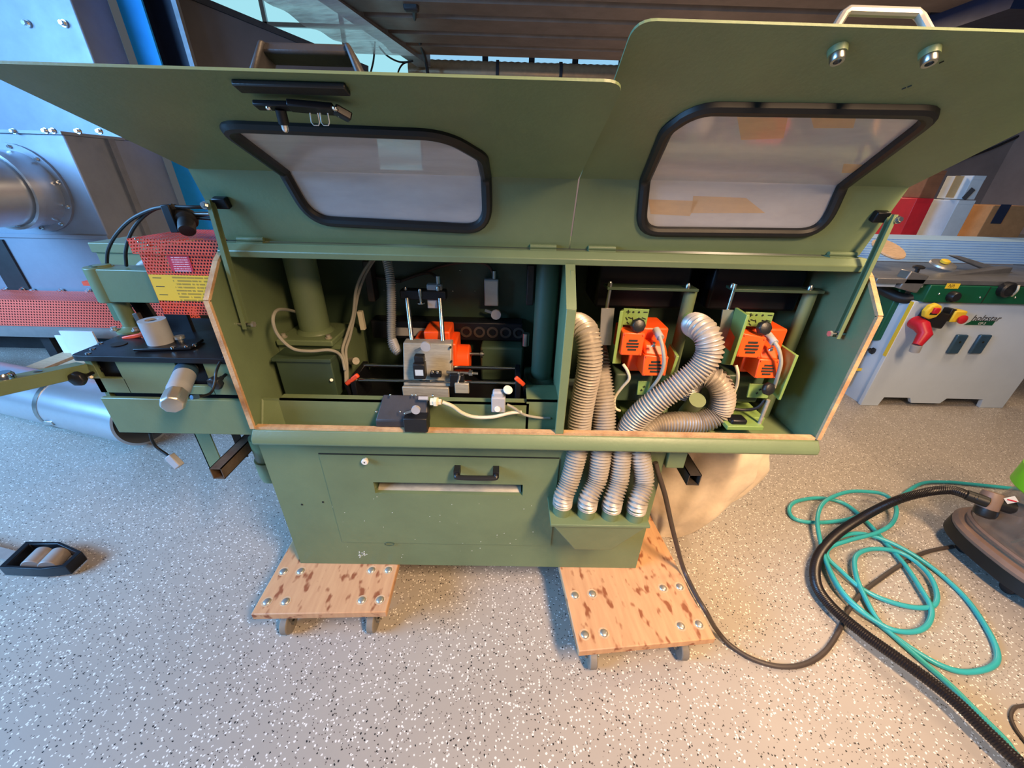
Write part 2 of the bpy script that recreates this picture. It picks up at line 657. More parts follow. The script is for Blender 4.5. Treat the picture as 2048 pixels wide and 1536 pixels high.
    def quad(self, c, uvsize=None, uv01=False):
        v = [self.bm.verts.new(p) for p in c]
        f = self.bm.faces.new(v)
        lay = self.bm.loops.layers.uv.verify()
        if uv01:
            uvs = [(0, 0), (1, 0), (1, 1), (0, 1)]
        else:
            w = (Vector(c[1]) - Vector(c[0])).length
            h = (Vector(c[3]) - Vector(c[0])).length
            w2 = (Vector(c[2]) - Vector(c[3])).length
            uvs = [(0, 0), (w, 0), (w2, h), (0, h)]
        for l, q in zip(f.loops, uvs):
            l[lay].uv = q
        return self


WL = {}


def place(o, parent):
    if parent is not None:
        o.parent = parent
        o.matrix_parent_inverse = Matrix.Translation(-WL[parent.name])


def obj(name, b, material, parent=None, smooth=True, bev=0.0, keep=None):
    bm = b.bm
    if len(bm.faces) and b.bm.loops.layers.uv.active is None:
        bmesh.ops.recalc_face_normals(bm, faces=bm.faces)
    lo = Vector((1e9,) * 3)
    hi = -lo
    for v in bm.verts:
        for i in range(3):
            lo[i] = min(lo[i], v.co[i])
            hi[i] = max(hi[i], v.co[i])
    c = Vector(keep) if keep is not None else (lo + hi) / 2
    for v in bm.verts:
        v.co -= c
    me = bpy.data.meshes.new(name)
    bm.to_mesh(me)
    bm.free()
    me.materials.append(M[material] if isinstance(material, str) else material)
    if smooth:
        me.shade_smooth()
        me.set_sharp_from_angle(angle=0.62)
    o = bpy.data.objects.new(name, me)
    COL.objects.link(o)
    o.location = c
    WL[o.name] = c.copy()
    place(o, parent)
    if bev:
        md = o.modifiers.new('bevel', 'BEVEL')
        md.width = bev
        md.segments = 2
        md.limit_method = 'ANGLE'
        md.angle_limit = 0.6
    return o


def thing(name, loc, label, cat, group=None):
    o = bpy.data.objects.new(name, None)
    o.empty_display_size = 0.1
    COL.objects.link(o)
    o.location = loc
    WL[o.name] = Vector(loc)
    tag(o, label, cat, group)
    return o


def tag(o, label, cat, group=None):
    o['label'] = label
    o['category'] = cat
    if group:
        o['group'] = group
    return o


def struct(name, b, material, label=None, parent=None, **kw):
    o = obj(name, b, material, parent, **kw)
    if parent is None:
        o['kind'] = 'structure'
        if label:
            o['label'] = label
    return o


def round_poly(pts, rads, n=7):
    out = []
    N = len(pts)
    for i, p in enumerate(pts):
        p = Vector((p[0], p[1]))
        a = Vector(pts[i - 1][:2])
        c = Vector(pts[(i + 1) % N][:2])
        r = rads[i] if isinstance(rads, (list, tuple)) else rads
        da, dc = (a - p), (c - p)
        la, lc = da.length, dc.length
        da.normalize()
        dc.normalize()
        ang = da.angle(dc)
        t = min(r / max(0.05, math.tan(ang / 2)), la * 0.48, lc * 0.48)
        q0, q1 = p + da * t, p + dc * t
        for k in range(n + 1):
            s = k / n
            out.append((q0 * (1 - s) ** 2 + p * 2 * s * (1 - s) + q1 * s * s))
    return out


def bolt(name, p, axis, r, h, material, parent, hexed=True):
    b = B()
    p, d = Vector(p), Vector(axis).normalized()
    b.cyl(p, p + d * h * 0.35, r * 1.5, seg=16)
    b.cyl(p + d * h * 0.35, p + d * h, r, seg=6 if hexed else 14)
    return obj(name, b, material, parent, smooth=not hexed)


def text_mesh(name, txt, size, m3, material, parent, loc, italic=0.0, extrude=0.0006):
    cu = bpy.data.curves.new(name, 'FONT')
    cu.body = txt
    cu.size = size
    cu.shear = italic
    cu.extrude = extrude
    cu.resolution_u = 3
    t = bpy.data.objects.new(name + '_src', cu)
    me = bpy.data.meshes.new_from_object(t)
    bpy.data.objects.remove(t)
    for v in me.vertices:
        v.co = m3 @ v.co
    me.materials.append(M[material])
    o = bpy.data.objects.new(name, me)
    COL.objects.link(o)
    o.location = loc
    WL[o.name] = Vector(loc)
    place(o, parent)
    return o


FRONT = Matrix(((1, 0, 0), (0, 0, -1), (0, 1, 0)))   # text lying in XZ, facing -Y


# ================================================================ the room
struct('floor', B().box((-9, -4, -0.05), (10, 9.0, 0.0)), 'flake_floor', 'grey flake-speckled epoxy workshop floor')
wb = struct('wall_back', B().box((-1.75, 8.6, 0), (10, 8.8, 5.0)), 'wall_brown', 'dark brown-grey rear wall of the hall')
struct('wall_right', B().box((9.5, -4, 0), (9.7, 8.6, 5.0)), 'wall_brown', 'far right wall of the hall')
struct('wall_left', B().box((-9.2, -4, 0), (-9.0, 9, 5.0)), 'wall_brown', 'far left wall of the hall')

# mezzanine soffit of wide ribbed sheets, one part each
ceil = struct('ceiling', B().box((-1.9, 4.4, 3.24), (6.5, 7.75, 3.3)), 'ceiling_metal', 'ribbed sheet metal mezzanine soffit')
ys = [4.42, 4.95, 5.43, 5.92, 6.50, 7.02, 7.60]
for a, b_ in zip(ys, ys[1:]):
    bb = B()
    bb.prism([(-1.85, a + 0.005, 3.2), (-1.85, a + 0.05, 3.13), (-1.85, b_ - 0.10, 3.13), (-1.85, b_ - 0.005, 3.2), (-1.85, b_ - 0.005, 3.235), (-1.85, a + 0.005, 3.235)], (8.3, 0, 0))
    o = obj('panel', bb, 'ceiling_metal', ceil, smooth=False)
struct('trim_1', B().box((-1.6, 7.6, (-0.2216,7.6,3.191)[2]), (6.5, 7.75, 3.235)), 'dark_beam', 'dark steel beam closing the soffit')
struct('trim_2', B().bar((-2.066,4.962,3.2), (-1.464,7.977,3.15), 0.16, 0.22), 'beam_grey', 'grey steel edge beam of the mezzanine')
struct('trim_3', B().box(((4.402,5,3.019)[0], 4.6, 2.95), (8.2, 5.5, 3.17)), 'navy_tone', 'dark blue beam under the ceiling')

# narrow strip window over the duct
w1 = struct('window_1', B().box((-1.7, 8.5, (-0.2466,8.5,3.248)[2]), (3.2, 8.56, (-0.2478,8.5,3.382)[2])), 'window_strip', 'narrow daylit strip window below the beam', smooth=False)
for x in (-0.55, 0.25, 1.0, 1.8):
    obj('mullion', B().box((x, 8.46, 3.1), (x + 0.1, 8.5, 3.5)), 'dark_beam', w1)

# big daylit glazing upper left
w2 = struct('window_2', B().box((-6.5, 8.75, 1.6), (-1.6, 8.8, 5.2)), 'window_daylight', 'large bright glazed wall beyond the workshop', smooth=False)
for x in (-5.6, -4.3, -3.0):
    obj('mullion', B().box((x, 8.7, 1.6), (x + 0.07, 8.75, 5.2)), 'boxwhite', w2)
for z in (2.55, 3.7):
    obj('transom', B().box((-6.5, 8.7, z), (-1.6, 8.75, z + 0.06)), 'boxwhite', w2)
sheet = B()
T0, T1, S1, S0 = [Vector(p) for p in ((-1.845,4.9,3.051), (-1.387,6.9,2.982), (-2.139,6.7,2.962), (-2.5,4.7,2.971))]
n = 26
prev = None
for i in range(n + 1):
    t = i / n
    a, b_ = T0.lerp(T1, t), S0.lerp(S1, t)
    w = Vector((0, 0, 0.014 * math.sin(i * 0.9) + 0.012 * math.sin(i * 0.37)))
    cur = (sheet.bm.verts.new(a), sheet.bm.verts.new((a + b_) / 2 + w * 0.6), sheet.bm.verts.new(b_ + w))
    if prev:
        sheet.bm.faces.new((prev[0], cur[0], cur[1], prev[1]))
        sheet.bm.faces.new((prev[1], cur[1], cur[2], prev[2]))
    prev = cur
o = obj('plastic_sheeting', sheet, 'plastic_sheet')
tag(o, 'translucent pale plastic sheeting hanging beside the grey mezzanine beam', 'plastic sheet')

# insulated duct under the strip window
DZ = (0.1857,8.2,3.051)[2]
d = thing('ventilation_duct', (1.0, 8.2, DZ), 'brown foil ventilation duct running below the strip window', 'duct')
b = B()
path = [(-1.75 + 0.055 * i, 8.2, DZ) for i in range(92)]
b.sweep(path, lambda i, t: 0.17 if i % 2 else 0.162, 24)
obj('duct_skin', b, 'duct_foil', d)
for x in (-0.3, 0.75, 1.9):
    obj('duct_clamp', B().ring((x, 8.2, DZ), (x + 0.05, 8.2, DZ), 0.185, 0.165), 'dark_beam', d)
    obj('wall_bracket', B().box((x, 8.2, DZ - 0.03), (x + 0.05, 8.6, DZ + 0.03)), 'dark_beam', d)

# junction box hanging under the soffit with its conduit
d = thing('ceiling_junction_box', (-1.127,5.6,3.143), 'small dark junction box with conduit under the ribbed ceiling', 'junction box')
c = V((-1.127,5.6,3.143))
obj('box_body', B().rbox(c, (0.16, 0.1, 0.12)), 'dark_cast', d, bev=0.02)
obj('conduit_pipe', B().tube([c + V((0.03, 0.02, -0.03)), V((-1.289,6.6,3.183)), V((-1.357,7.5,3.095)), V((-1.346,7.6,2.902))], 0.025), 'dark_beam', d)

# dangling wires near the end of the beam
for i, (pts, lab) in enumerate([
    ([(-1.949,6.99,3.14)] + [(-1.915,6.7,2.883),(-1.972,6.65,2.711)], 'thin dark wire hanging straight below the grey beam'),
    ([(-2.038,7.5,3.207),(-1.925,7.5,3.099),(-1.766,7.6,3.052),(-1.585,7.7,3.089)], 'thin dark wire looping along under the grey beam'),
    ([(-1.564,7.6,3.069),(-1.723,7.6,3.029),(-1.789,7.5,2.898),(-1.768,7.5,2.812)], 'short curled black wire at the lower end of the beam')]):
    tag(obj('hanging_wire', B().tube(pts, 0.012, 6), 'wire'), lab, 'wire', 'wires under the beam')

# ---------------------------------------------------------------- blue column and dark partition
col = thing('steel_column', (-3.1, 4.3, 0), 'tall bright blue steel column behind the extraction cabinet', 'column')
obj('front_flange', B().box((-3.22, 4.2, 0), (-3.02, 4.22, 4.6)), 'blue_paint', col)
obj('web', B().box((-3.13, 4.22, 0), (-3.11, 4.40, 4.6)), 'navy_tone', col)  # shaded side of the blue column, its shade put into the colour
obj('rear_flange', B().box((-3.22, 4.40, 0), (-2.86, 4.42, 4.6)), 'navy_tone', col)  # widened as dark fill beside the column; shade put into the colour
tag(obj('conduit_post', B().box((-2.86, 4.32, 0), (-2.82, 4.36, 4.6)), 'beam_grey'), 'thin light grey post just right of the blue column', 'post')
part = thing('partition', (-2.2, 4.8, 0), 'dark brown-grey sheet partition with a sloping top behind the left hood door', 'partition')
b = B()
A0, A1, A2 = (-2.994,4.45,2.909), (-2.985,4.45,2.766), (-1.681,5.6,2.577)
b.prism([(A0[0], A0[1], 0), (A0[0], A0[1], A1[2] + 0.12), A2, (A2[0], A2[1], 0)], (0, 0.03, 0))
obj('sheet', b, 'steel_dark_panel', part)
A1v, A2v = V(A0), V(A2)
A1v.z = A1[2] + 0.12
obj('edge_trim', B().bar(A1v, A2v, 0.05, 0.05), 'dark_cast', part)
for p in [(-2.931,4.55,2.432),(-2.848,4.62,2.427),(-2.777,4.7,2.42),(-2.096,5.2,2.526)]:
    obj('rivet', B().sphere(V(p) - V((0, 0.03, 0)), 0.008, u=8, v=6), 'chrome', part)

# ---------------------------------------------------------------- extraction cabinet (sheet steel)
ex = thing('extraction_cabinet', (-4.6, 3.6, 0), 'tall galvanised sheet-metal extraction cabinet with a round pipe collar', 'extractor')
obj('lower_housing', B().box((-6.4, 3.3, 0.36), (-3.245, 4.15, 1.72)), 'galvanised', ex, bev=0.01)
obj('upper_housing', B().box((-6.4, 3.8, 1.72), (-3.245, 4.15, 4.4)), 'galvanised', ex, bev=0.01)
obj('seam_flange', B().box((-6.4, 3.285, 1.0), (-3.24, 3.3, 1.03)), 'galvanised', ex)
obj('corner_angle', B().box((-3.245, 3.62, 0.36), (-3.22, 3.68, 1.715)), 'beam_grey', ex)
obj('base_frame', B().box((-6.4, 3.35, 0.0), (-3.3, 4.1, 0.36)), 'dark_cast', ex)
obj('ledge', B().box((-6.4, 3.28, 1.715), (-3.235, 3.8, 1.735)), 'galvanised', ex)
for p in [(-3.562,3.3,1.727),(-3.334,3.3,1.735),(-3.28,3.3,1.736),(-3.102,3.3,1.738),(-2.951,3.3,1.741),(-4.297,3.3,0.5735),(-4.148,3.3,0.5814),(-4.078,3.3,0.5701),(-3.833,3.3,0.5759),(-3.597,3.3,0.5815)]:
    bolt('bolt', (p[0], 3.285, p[2]), (0, -1, 0), 0.012, 0.03, 'chrome', ex)
for p in [(-3.627,3.8,2.442),(-3.352,3.8,2.449),(-3.911,3.8,2.441)]:
    bolt('bolt', (p[0], 3.8, p[2]), (0, -1, 0), 0.016, 0.04, 'chrome', ex)
pc = V((-3.682,3.3,1.355))
obj('pipe_collar', B().ring(pc, pc + V((0, -0.02, 0)), 0.30, 0.2), 'galvanised', ex)
obj('pipe_stub', B().ring(pc, pc + V((0, -0.2, 0)), 0.255, 0.24), 'galvanised_pipe', ex)
obj('clamp_band', B().ring(pc + V((0, -0.17, 0)), pc + V((0, -0.22, 0)), 0.268, 0.25), 'galvanised_pipe', ex)
obj('pipe', B().cyl(pc + V((0, -0.02, 0)), pc + V((-0.02, -2.2, 0)), 0.2395, seg=48), 'galvanised_pipe', ex)
for k in range(10):
    a = 2 * math.pi * (k + 0.3) / 10
    bolt('collar_bolt', pc + V((0.278 * math.cos(a), -0.02, 0.278 * math.sin(a))), (0, -1, 0), 0.009, 0.02, 'chrome', ex)
obj('gap_strip', B().box((-4.28, 3.283, 0.55), (-4.1, 3.30, 0.98)), 'dark_cast', ex)

# long red perforated guard in front of it
gd = thing('conveyor_guard', (-3.8, 3.1, 0), 'long red perforated guard box along the foot of the extraction cabinet', 'machine guard')
b = B()
x0, x1, y0, y1, z0, z1 = -5.2, -2.72, 3.0, 3.27, 0.355, 0.575
b.quad([(x0, y0, z0), (x1, y0, z0), (x1, y0, z1), (x0, y0, z1)])
b.quad([(x0, y0, z1), (x1, y0, z1), (x1, y1, z1), (x0, y1, z1)])
b.quad([(x1, y0, z0), (x1, y1, z0), (x1, y1, z1), (x1, y0, z1)])
obj('perforated_sheet', b, 'guard_mesh_far', gd, smooth=False)
obj('backing_plate', B().box((x0, y0 + 0.06, z0), (x1 - 0.02, y1, z1 - 0.05)), 'dark_cast', gd)
obj('base_rail', B().box((x0, y0 + 0.01, 0.255), (x1, y1, 0.35)), 'aluminium', gd)
for x in (-5.0, -4.0, -2.95):
    obj('foot', B().box((x, y0 + 0.08, 0), (x + 0.08, y1 - 0.02, 0.255)), 'dark_cast', gd)

# white boards and pallet in front of it
pl = thing('wooden_pallet', (-3.6, 2.95, 0), 'pale wooden pallet corner lying beyond the infeed table', 'pallet')
for i in range(4):
    obj('board', B().box((-3.74 + i * 0.22, 2.68, 0.115), (-3.58 + i * 0.22, 2.985, 0.14)), 'pallet_wood', pl, bev=0.003)
for i in range(3):
    obj('block', B().box((-3.73 + i * 0.33, 2.69, 0.0), (-3.60 + i * 0.33, 2.8, 0.115)), 'pallet_wood', pl, bev=0.003)
p0, p1 = V((-3.581,2.9,0.3579)), V((-3.363,2.9,0.1904))
tag(obj('white_board', B().box((p0.x, 2.9, 0.1415), (p0.x + 0.26, 2.912, p0.z)), 'paper'), 'upright white board in front of another on the pallet', 'board', 'boards by the pallet')
p0, p1 = V((-3.706,2.955,0.2957)), V((-3.457,2.955,0.1006))
tag(obj('white_board', B().box((p0.x, 2.955, 0.1415), (p0.x + 0.3, 2.967, p0.z)), 'paper'), 'pale board standing just behind the front white board', 'board', 'boards by the pallet')

# galvanised pipe lying on the floor
pp_ = thing('duct_pipe', (-2.9, 2.2, 0), 'shiny galvanised duct pipe lying on the floor behind the infeed table', 'pipe')
E0, E1 = V((-2.22, 1.98, 0.172)), V((-4.6, 2.62, 0.172))
dr = (E1 - E0).normalized()
obj('pipe_section', B().ring(E0, E0 + dr * 0.62, 0.168, 0.16, 48), 'galvanised_pipe', pp_)
obj('pipe_section', B().ring(E0 + dr * 0.62, E1, 0.166, 0.158, 48), 'galvanised_pipe', pp_)
obj('clamp_ring', B().ring(E0 + dr * 0.60, E0 + dr * 0.635, 0.172, 0.166, 48), 'steel', pp_)
obj('end_flange', B().ring(E0 - dr * 0.004, E0 + dr * 0.02, 0.172, 0.158, 48), 'galvanised_pipe', pp_)
obj('clamp_lug', B().rbox(E0 + dr * 0.615 + V((0.02, -0.172, -0.04)), (0.06, 0.03, 0.03)), 'steel', pp_, bev=0.004)

# machine skate with two rollers at the left edge
sk = thing('machine_skate', (-2.02, 1.09, 0), 'low steel machine skate with two rollers on the floor at far left', 'machine skate')
fp = [(-2.054,1.026,0.06),(-1.849,1.013,0.06),(-1.783,1.037,0.06),(-1.768,1.107,0.06),(-1.893,1.147,0.06),(-2.074,1.152,0.06),(-2.061,1.032,0.06)]
zt = 0.062
outl = [V((p[0], p[1], 0.012)) for p in ((-2.073,1.036,0.02), (-1.894,1.03,0.02), (-1.807,1.045,0.02), (-1.81,1.117,0.02), (-1.954,1.165,0.02), (-2.1,1.163,0.02))]
cen = sum(outl, V((0, 0, 0))) / len(outl)
inn = [cen + (p - cen) * 0.82 for p in outl]
b = B()
N = len(outl)
lo_o = [b.bm.verts.new(p) for p in outl]
hi_o = [b.bm.verts.new(p + V((0, 0, zt - 0.012))) for p in outl]
lo_i = [b.bm.verts.new(p) for p in inn]
hi_i = [b.bm.verts.new(p + V((0, 0, zt - 0.012))) for p in inn]
for i in range(N):
    j = (i + 1) % N
    b.bm.faces.new((lo_o[i], lo_o[j], hi_o[j], hi_o[i]))
    b.bm.faces.new((hi_o[i], hi_o[j], hi_i[j], hi_i[i]))
    b.bm.faces.new((hi_i[i], hi_i[j], lo_i[j], lo_i[i]))
    b.bm.faces.new((lo_i[i], lo_i[j], lo_o[j], lo_o[i]))
obj('frame', b, 'black_steel', sk, bev=0.003)
ax = (outl[5] - outl[0]).normalized()
lg = (outl[1] - outl[0]).normalized()
for t in (-0.048, 0.024):
    c0 = V((cen.x, cen.y, 0.036)) + lg * t - ax * 0.036
    obj('roller', B().cyl(c0, c0 + ax * 0.075, 0.034, seg=28), 'grey_roller', sk, bev=0.003)
hb = V((outl[0].x, outl[0].y, 0.04))
obj('tow_bar', B().bar(V(((outl[0] + outl[5]) / 2).to_tuple()) + V((0, 0, 0.03)), V((-2.55, 1.2, 0.05)), 0.04, 0.012, side=(0, 1, 0)), 'grey_roller', sk)


# ================================================================ the edge bander
MC = thing('edge_banding_machine', (0.05, 1.2, 0.166), 'large green edge banding machine with two raised hood doors', 'machine')
XL, XR = -0.755, 0.945
YF, YB = 0.957, 1.40

# ---------------------------------------------------------------- base cabinet with slot
cab = B()
sx0, sx1, sz0, sz1 = -0.36, 0.05, 0.555, 0.615
sl = [V(p) for p in ((-0.4501,1,0.5954), (0.06,1,0.5961), (0.0619,1,0.5456), (-0.4488,1,0.5452))]
sx0, sx1 = sl[0].x, sl[1].x
sz1, sz0 = (sl[0].z + sl[1].z) / 2, (sl[2].z + sl[3].z) / 2
CX0, CX1, CZ0, CZ1 = -0.797, 0.523, 0.167, 0.784
cab.box((CX0, 1.06, CZ0), (CX1, 1.44, CZ1))
cab.box((CX0, 1.0, CZ0), (sx0, 1.06, CZ1))
cab.box((sx1, 1.0, CZ0), (CX1, 1.06, CZ1))
cab.box((sx0, 1.0, CZ0), (sx1, 1.06, sz0))
cab.box((sx0, 1.0, sz1), (sx1, 1.06, CZ1))
cabinet = obj('base_cabinet', cab, 'green', MC)
pn = [V(p) for p in ((-0.6108,1,0.7095), (0.1772,1,0.7137), (-0.6087,1,0.2941))]
px0, px1, pz1, pz0 = -0.61, 0.175, pn[0].z, pn[2].z
pan = B()
for lo, hi in (((px0, 0.9965, pz0), (sx0, 1.0, pz1)), ((sx1, 0.9965, pz0), (px1, 1.0, pz1)),
               ((sx0, 0.9965, pz0), (sx1, 1.0, sz0)), ((sx0, 0.9965, sz1), (sx1, 1.0, pz1))):
    pan.box(lo, hi)
panel = obj('access_panel', pan, 'green', MC)
obj('panel_gap', B().box((px0 - 0.002, 0.9985, pz1), (px1, 1.0005, pz1 + 0.004)), 'black_rubber', panel)
obj('slot_plate', B().sweep([(sx0 + 0.005, 1.036, sz0 - 0.018), (sx1 - 0.005, 1.036, sz0 - 0.018)], 0.03, 24), 'brushed', MC)
hp = [V(p) for p in ((-0.1596,0.975,0.6638), (-0.0318,0.975,0.6626))]
hz = hp[0].z
h = B()
h.sweep(catmull([(hp[0].x, 0.998, hz), (hp[0].x, 0.965, hz - 0.002), (hp[0].x + 0.01, 0.958, hz - 0.006), (hp[1].x - 0.01, 0.958, hz - 0.006), (hp[1].x, 0.965, hz - 0.002), (hp[1].x, 0.998, hz)], 5), 0.0085, 10)
for q in hp:
    h.rbox((q.x, 0.982, hz), (0.02, 0.034, 0.026))
obj('pull_handle', h, 'black_plastic', MC, bev=0.003)
lk = (-0.4586,0.99,0.6944)
obj('lock_button', B().lathe((lk[0], 1.0, lk[2]), (0, -1, 0), [(0.006, 0), (0.006, 0.012), (0.011, 0.013), (0.011, 0.019), (0.009, 0.021)]), 'white_plastic', MC)
obj('lock_slot', B().cyl((lk[0], 0.979, lk[2]), (lk[0], 0.9785, lk[2]), 0.0025, seg=10), 'ink', MC)
for p in [(-0.7188,1,0.482),(-0.642,1,0.4959)]:
    obj('screw_hole', B().cyl((p[0], 1.0, p[2]), (p[0], 0.999, p[2]), 0.004, seg=10), 'ink', MC)
# chipped paint spots low on the cabinet
rs = random.Random(3)
ch = B()
for i in range(34):
    x, z = rs.uniform(-0.62, 0.12), rs.uniform(0.2, 0.53)
    r = rs.uniform(0.0006, 0.0018)
    ch.cyl((x, 0.9964 if z > pz0 else 0.9998, z), (x, 0.9960 if z > pz0 else 0.9994, z), r, seg=6)
for i in range(26):
    x, z = -0.545 + rs.gauss(0, 0.012), 0.222 + rs.gauss(0, 0.010)
    ch.cyl((x, 1.0, z), (x, 0.9993, z), rs.uniform(0.001, 0.003), seg=6)
o = obj('paint_chips', ch, 'white_print', MC)
o['kind'] = 'stuff'
lp = V((-0.4324,1,0.29))
obj('drain_mark', B().sweep([lp + V((0.017 * math.cos(a * math.pi / 10), -0.004, 0.009 * math.sin(a * math.pi / 10))) for a in range(20)], 0.0012, 6, closed=True), 'green_dark', MC)

# ---------------------------------------------------------------- suction hopper with four stubs
hb = B()
ht = 0.537
a = [(0.152, 1.0, ht), (0.466, 1.0, ht), (0.466, 0.88, ht), (0.152, 0.88, ht)]
hl, hr_ = (0.244,0.905,0.3889), (0.372,0.905,0.3816)
c = [(hl[0], 1.0, hl[2] - 0.03), (hr_[0], 1.0, hl[2] - 0.03), (hr_[0], 0.905, hl[2]), (hl[0], 0.905, hl[2])]
hb.hexa([c[3], c[2], c[1], c[0], a[3], a[2], a[1], a[0]])
hop = obj('suction_hopper', hb, 'green', MC, smooth=False, bev=0.003)
obj('hopper_lip', B().box((0.148, 0.876, ht - 0.006), (0.470, 1.0, ht + 0.004)), 'green', hop, bev=0.0015)
stubs = [V(p) for p in [(0.189,0.9313,0.56),(0.2689,0.9222,0.56),(0.3472,0.9175,0.56),(0.4268,0.9128,0.56)]]
for s in stubs:
    obj('hose_stub', B().ring((s.x, s.y, ht + 0.004), (s.x, s.y, ht + 0.05), 0.0285, 0.025, 28), 'green', hop)


def st(i):
    s = stubs[i]
    return [(s.x, s.y, ht + 0.038), (s.x + 0.002, s.y + 0.003, ht + 0.075)]


HR, HA = 0.0285, 0.0040
hoses = [
    st(0) + [(0.2094,0.955,0.6584),(0.2274,0.985,0.7473),(0.2323,1.01,0.7981),(0.2316,1.02,0.8489),(0.2363,1.03,0.9345),(0.2428,1.035,1.018),(0.2403,1.045,1.079),(0.2291,1.07,1.123),(0.2141,1.12,1.128),(0.2078,1.17,1.111)],
    st(1) + [(0.2971,0.955,0.6605),(0.3044,0.985,0.7491),(0.3108,1.01,0.7999),(0.3106,1.03,0.8441),(0.3035,1.06,0.9188),(0.2898,1.1,0.9872),(0.2825,1.14,1.03),(0.2827,1.2,1.04)],
    st(2) + [(0.3674,0.952,0.6649),(0.3702,0.985,0.7507),(0.3803,1.01,0.7976),(0.4042,1.01,0.8633),(0.4468,1,0.9323),(0.5013,0.995,0.9913),(0.5504,0.995,1.048),(0.5679,1,1.099),(0.5578,1.015,1.141),(0.5458,1.05,1.154),(0.5548,1.1,1.144)],
    st(3) + [(0.4492,0.952,0.6626),(0.4296,0.985,0.7521),(0.4408,1.02,0.7918),(0.4852,1.045,0.8148),(0.5506,1.05,0.8248),(0.6344,1.055,0.8273),(0.6871,1.06,0.8603),(0.6863,1.06,0.9205),(0.6617,1.07,0.9687),(0.6258,1.09,0.9824),(0.6077,1.12,0.9447),(0.6147,1.14,0.8803)],
]
for i, p in enumerate(hoses):
    obj('suction_hose', B().hose(p, lambda t: HR + 0.0055 * min(1, max(0, (t - 0.2) / 0.2)), 0.0096, HA, 22), 'flex_hose', MC)

# ---------------------------------------------------------------- lifting tubes and underside
for f, mt, y1 in (([(-0.9962,1.005,0.635),(-0.9569,1.004,0.635)], 'rusty_tube', 1.42), ([(0.6129,0.9878,0.66),(0.6554,0.989,0.66)], 'dark_tube', 1.4)):
    x0, y0, z1 = f[0]
    x1 = f[1][0]
    z0 = z1 - 0.045
    t = 0.003
    tb = B()
    tb.box((x0, y0, z0), (x1, y1, z0 + t))
    tb.box((x0, y0, z1 - t), (x1, y1, z1))
    tb.box((x0, y0, z0), (x0 + t, y1, z1))
    tb.box((x1 - t, y0, z0), (x1, y1, z1))
    obj('lifting_tube', tb, mt, MC)

# ---------------------------------------------------------------- hood shell
prof = [(YF, 0.835), (0.955, 1.228), (1.03, 1.308), (1.085, 1.345), (YB, 1.345), (YB, 0.80), (YF + 0.01, 0.80)]
for x, t, nm in ((XL - 0.008, 0.008, 'hood_side'), (XR, 0.008, 'hood_side')):
    obj(nm, B().prism([(x, y, z) for y, z in prof], (t, 0, 0)), 'green', MC, smooth=False)
for x in (XL - 0.004, XR + 0.004):
    e = [V((x, y, z)) for y, z in ((YF - 0.003, 0.84), (0.951, 1.229), (1.027, 1.311), (1.075, 1.342))]
    for p, q in zip(e, e[1:]):
        obj('edge_seal', B().bar(p, q, 0.013, 0.009, side=(1, 0, 0)), 'rust_seal', MC)
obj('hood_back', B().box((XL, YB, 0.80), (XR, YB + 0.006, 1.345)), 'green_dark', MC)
obj('hood_roof', B().box((XL - 0.008, 1.085, 1.341), (XR + 0.008, YB + 0.006, 1.347)), 'green', MC)
lip = B()
lip.prism([(XL - 0.008, y, z) for y, z in ((0.98, 0.835), (0.952, 0.835), (0.934, 0.814), (0.932, 0.797), (0.937, 0.791), (1.0, 0.786), (1.0, 0.792), (0.945, 0.797), (0.945, 0.815), (0.956, 0.828), (0.98, 0.828))], (XR - XL + 0.016, 0, 0))
obj('hood_lip', lip, 'green', MC, bev=0.004)
obj('lip_seal', B().box((XL, YF - 0.002, 0.834), (XR, YF + 0.016, 0.843)), 'rust_seal', MC)
obj('hood_floor', B().box((XL, YF + 0.05, 0.785), (0.16, YB, 0.80)), 'green', MC)
obj('hood_floor', B().box((0.52, YF + 0.05, 0.785), (XR, YB, 0.80)), 'green', MC)
rail = B()
rail.prism([(XL - 0.008, y, z) for y, z in ((1.10, 1.352), (1.062, 1.352), (1.046, 1.334), (1.050, 1.318), (1.057, 1.318), (1.055, 1.333), (1.066, 1.346), (1.10, 1.346))], (XR - XL + 0.016, 0, 0))
obj('hood_rail', rail, 'green', MC, bev=0.002)
dv = [(0.962, 0.80), (0.958, 1.228), (1.03, 1.308), (1.05, 1.32), (YB, 1.341), (YB, 0.80)]
obj('divider', B().prism([(0.158, y, z) for y, z in dv], (0.012, 0, 0)), 'green', MC, smooth=False, bev=0.002)
obj('divider_flange', B().box((0.146, 0.954, 0.84), (0.172, 0.962, 1.228)), 'green', MC, bev=0.002)
obj('divider_flange', B().prism([(0.146, 0.954, 1.228), (0.146, 0.962, 1.226), (0.146, 1.03, 1.302), (0.146, 1.052, 1.318), (0.146, 1.045, 1.322)], (0.026, 0, 0)), 'green', MC)

# ---------------------------------------------------------------- raised doors
LPROF = [(1.085, 1.352), (1.028, 1.52), (0.675, 1.641)]
RPROF = [(1.085, 1.352), (1.028, 1.522), (0.683, 1.709)]


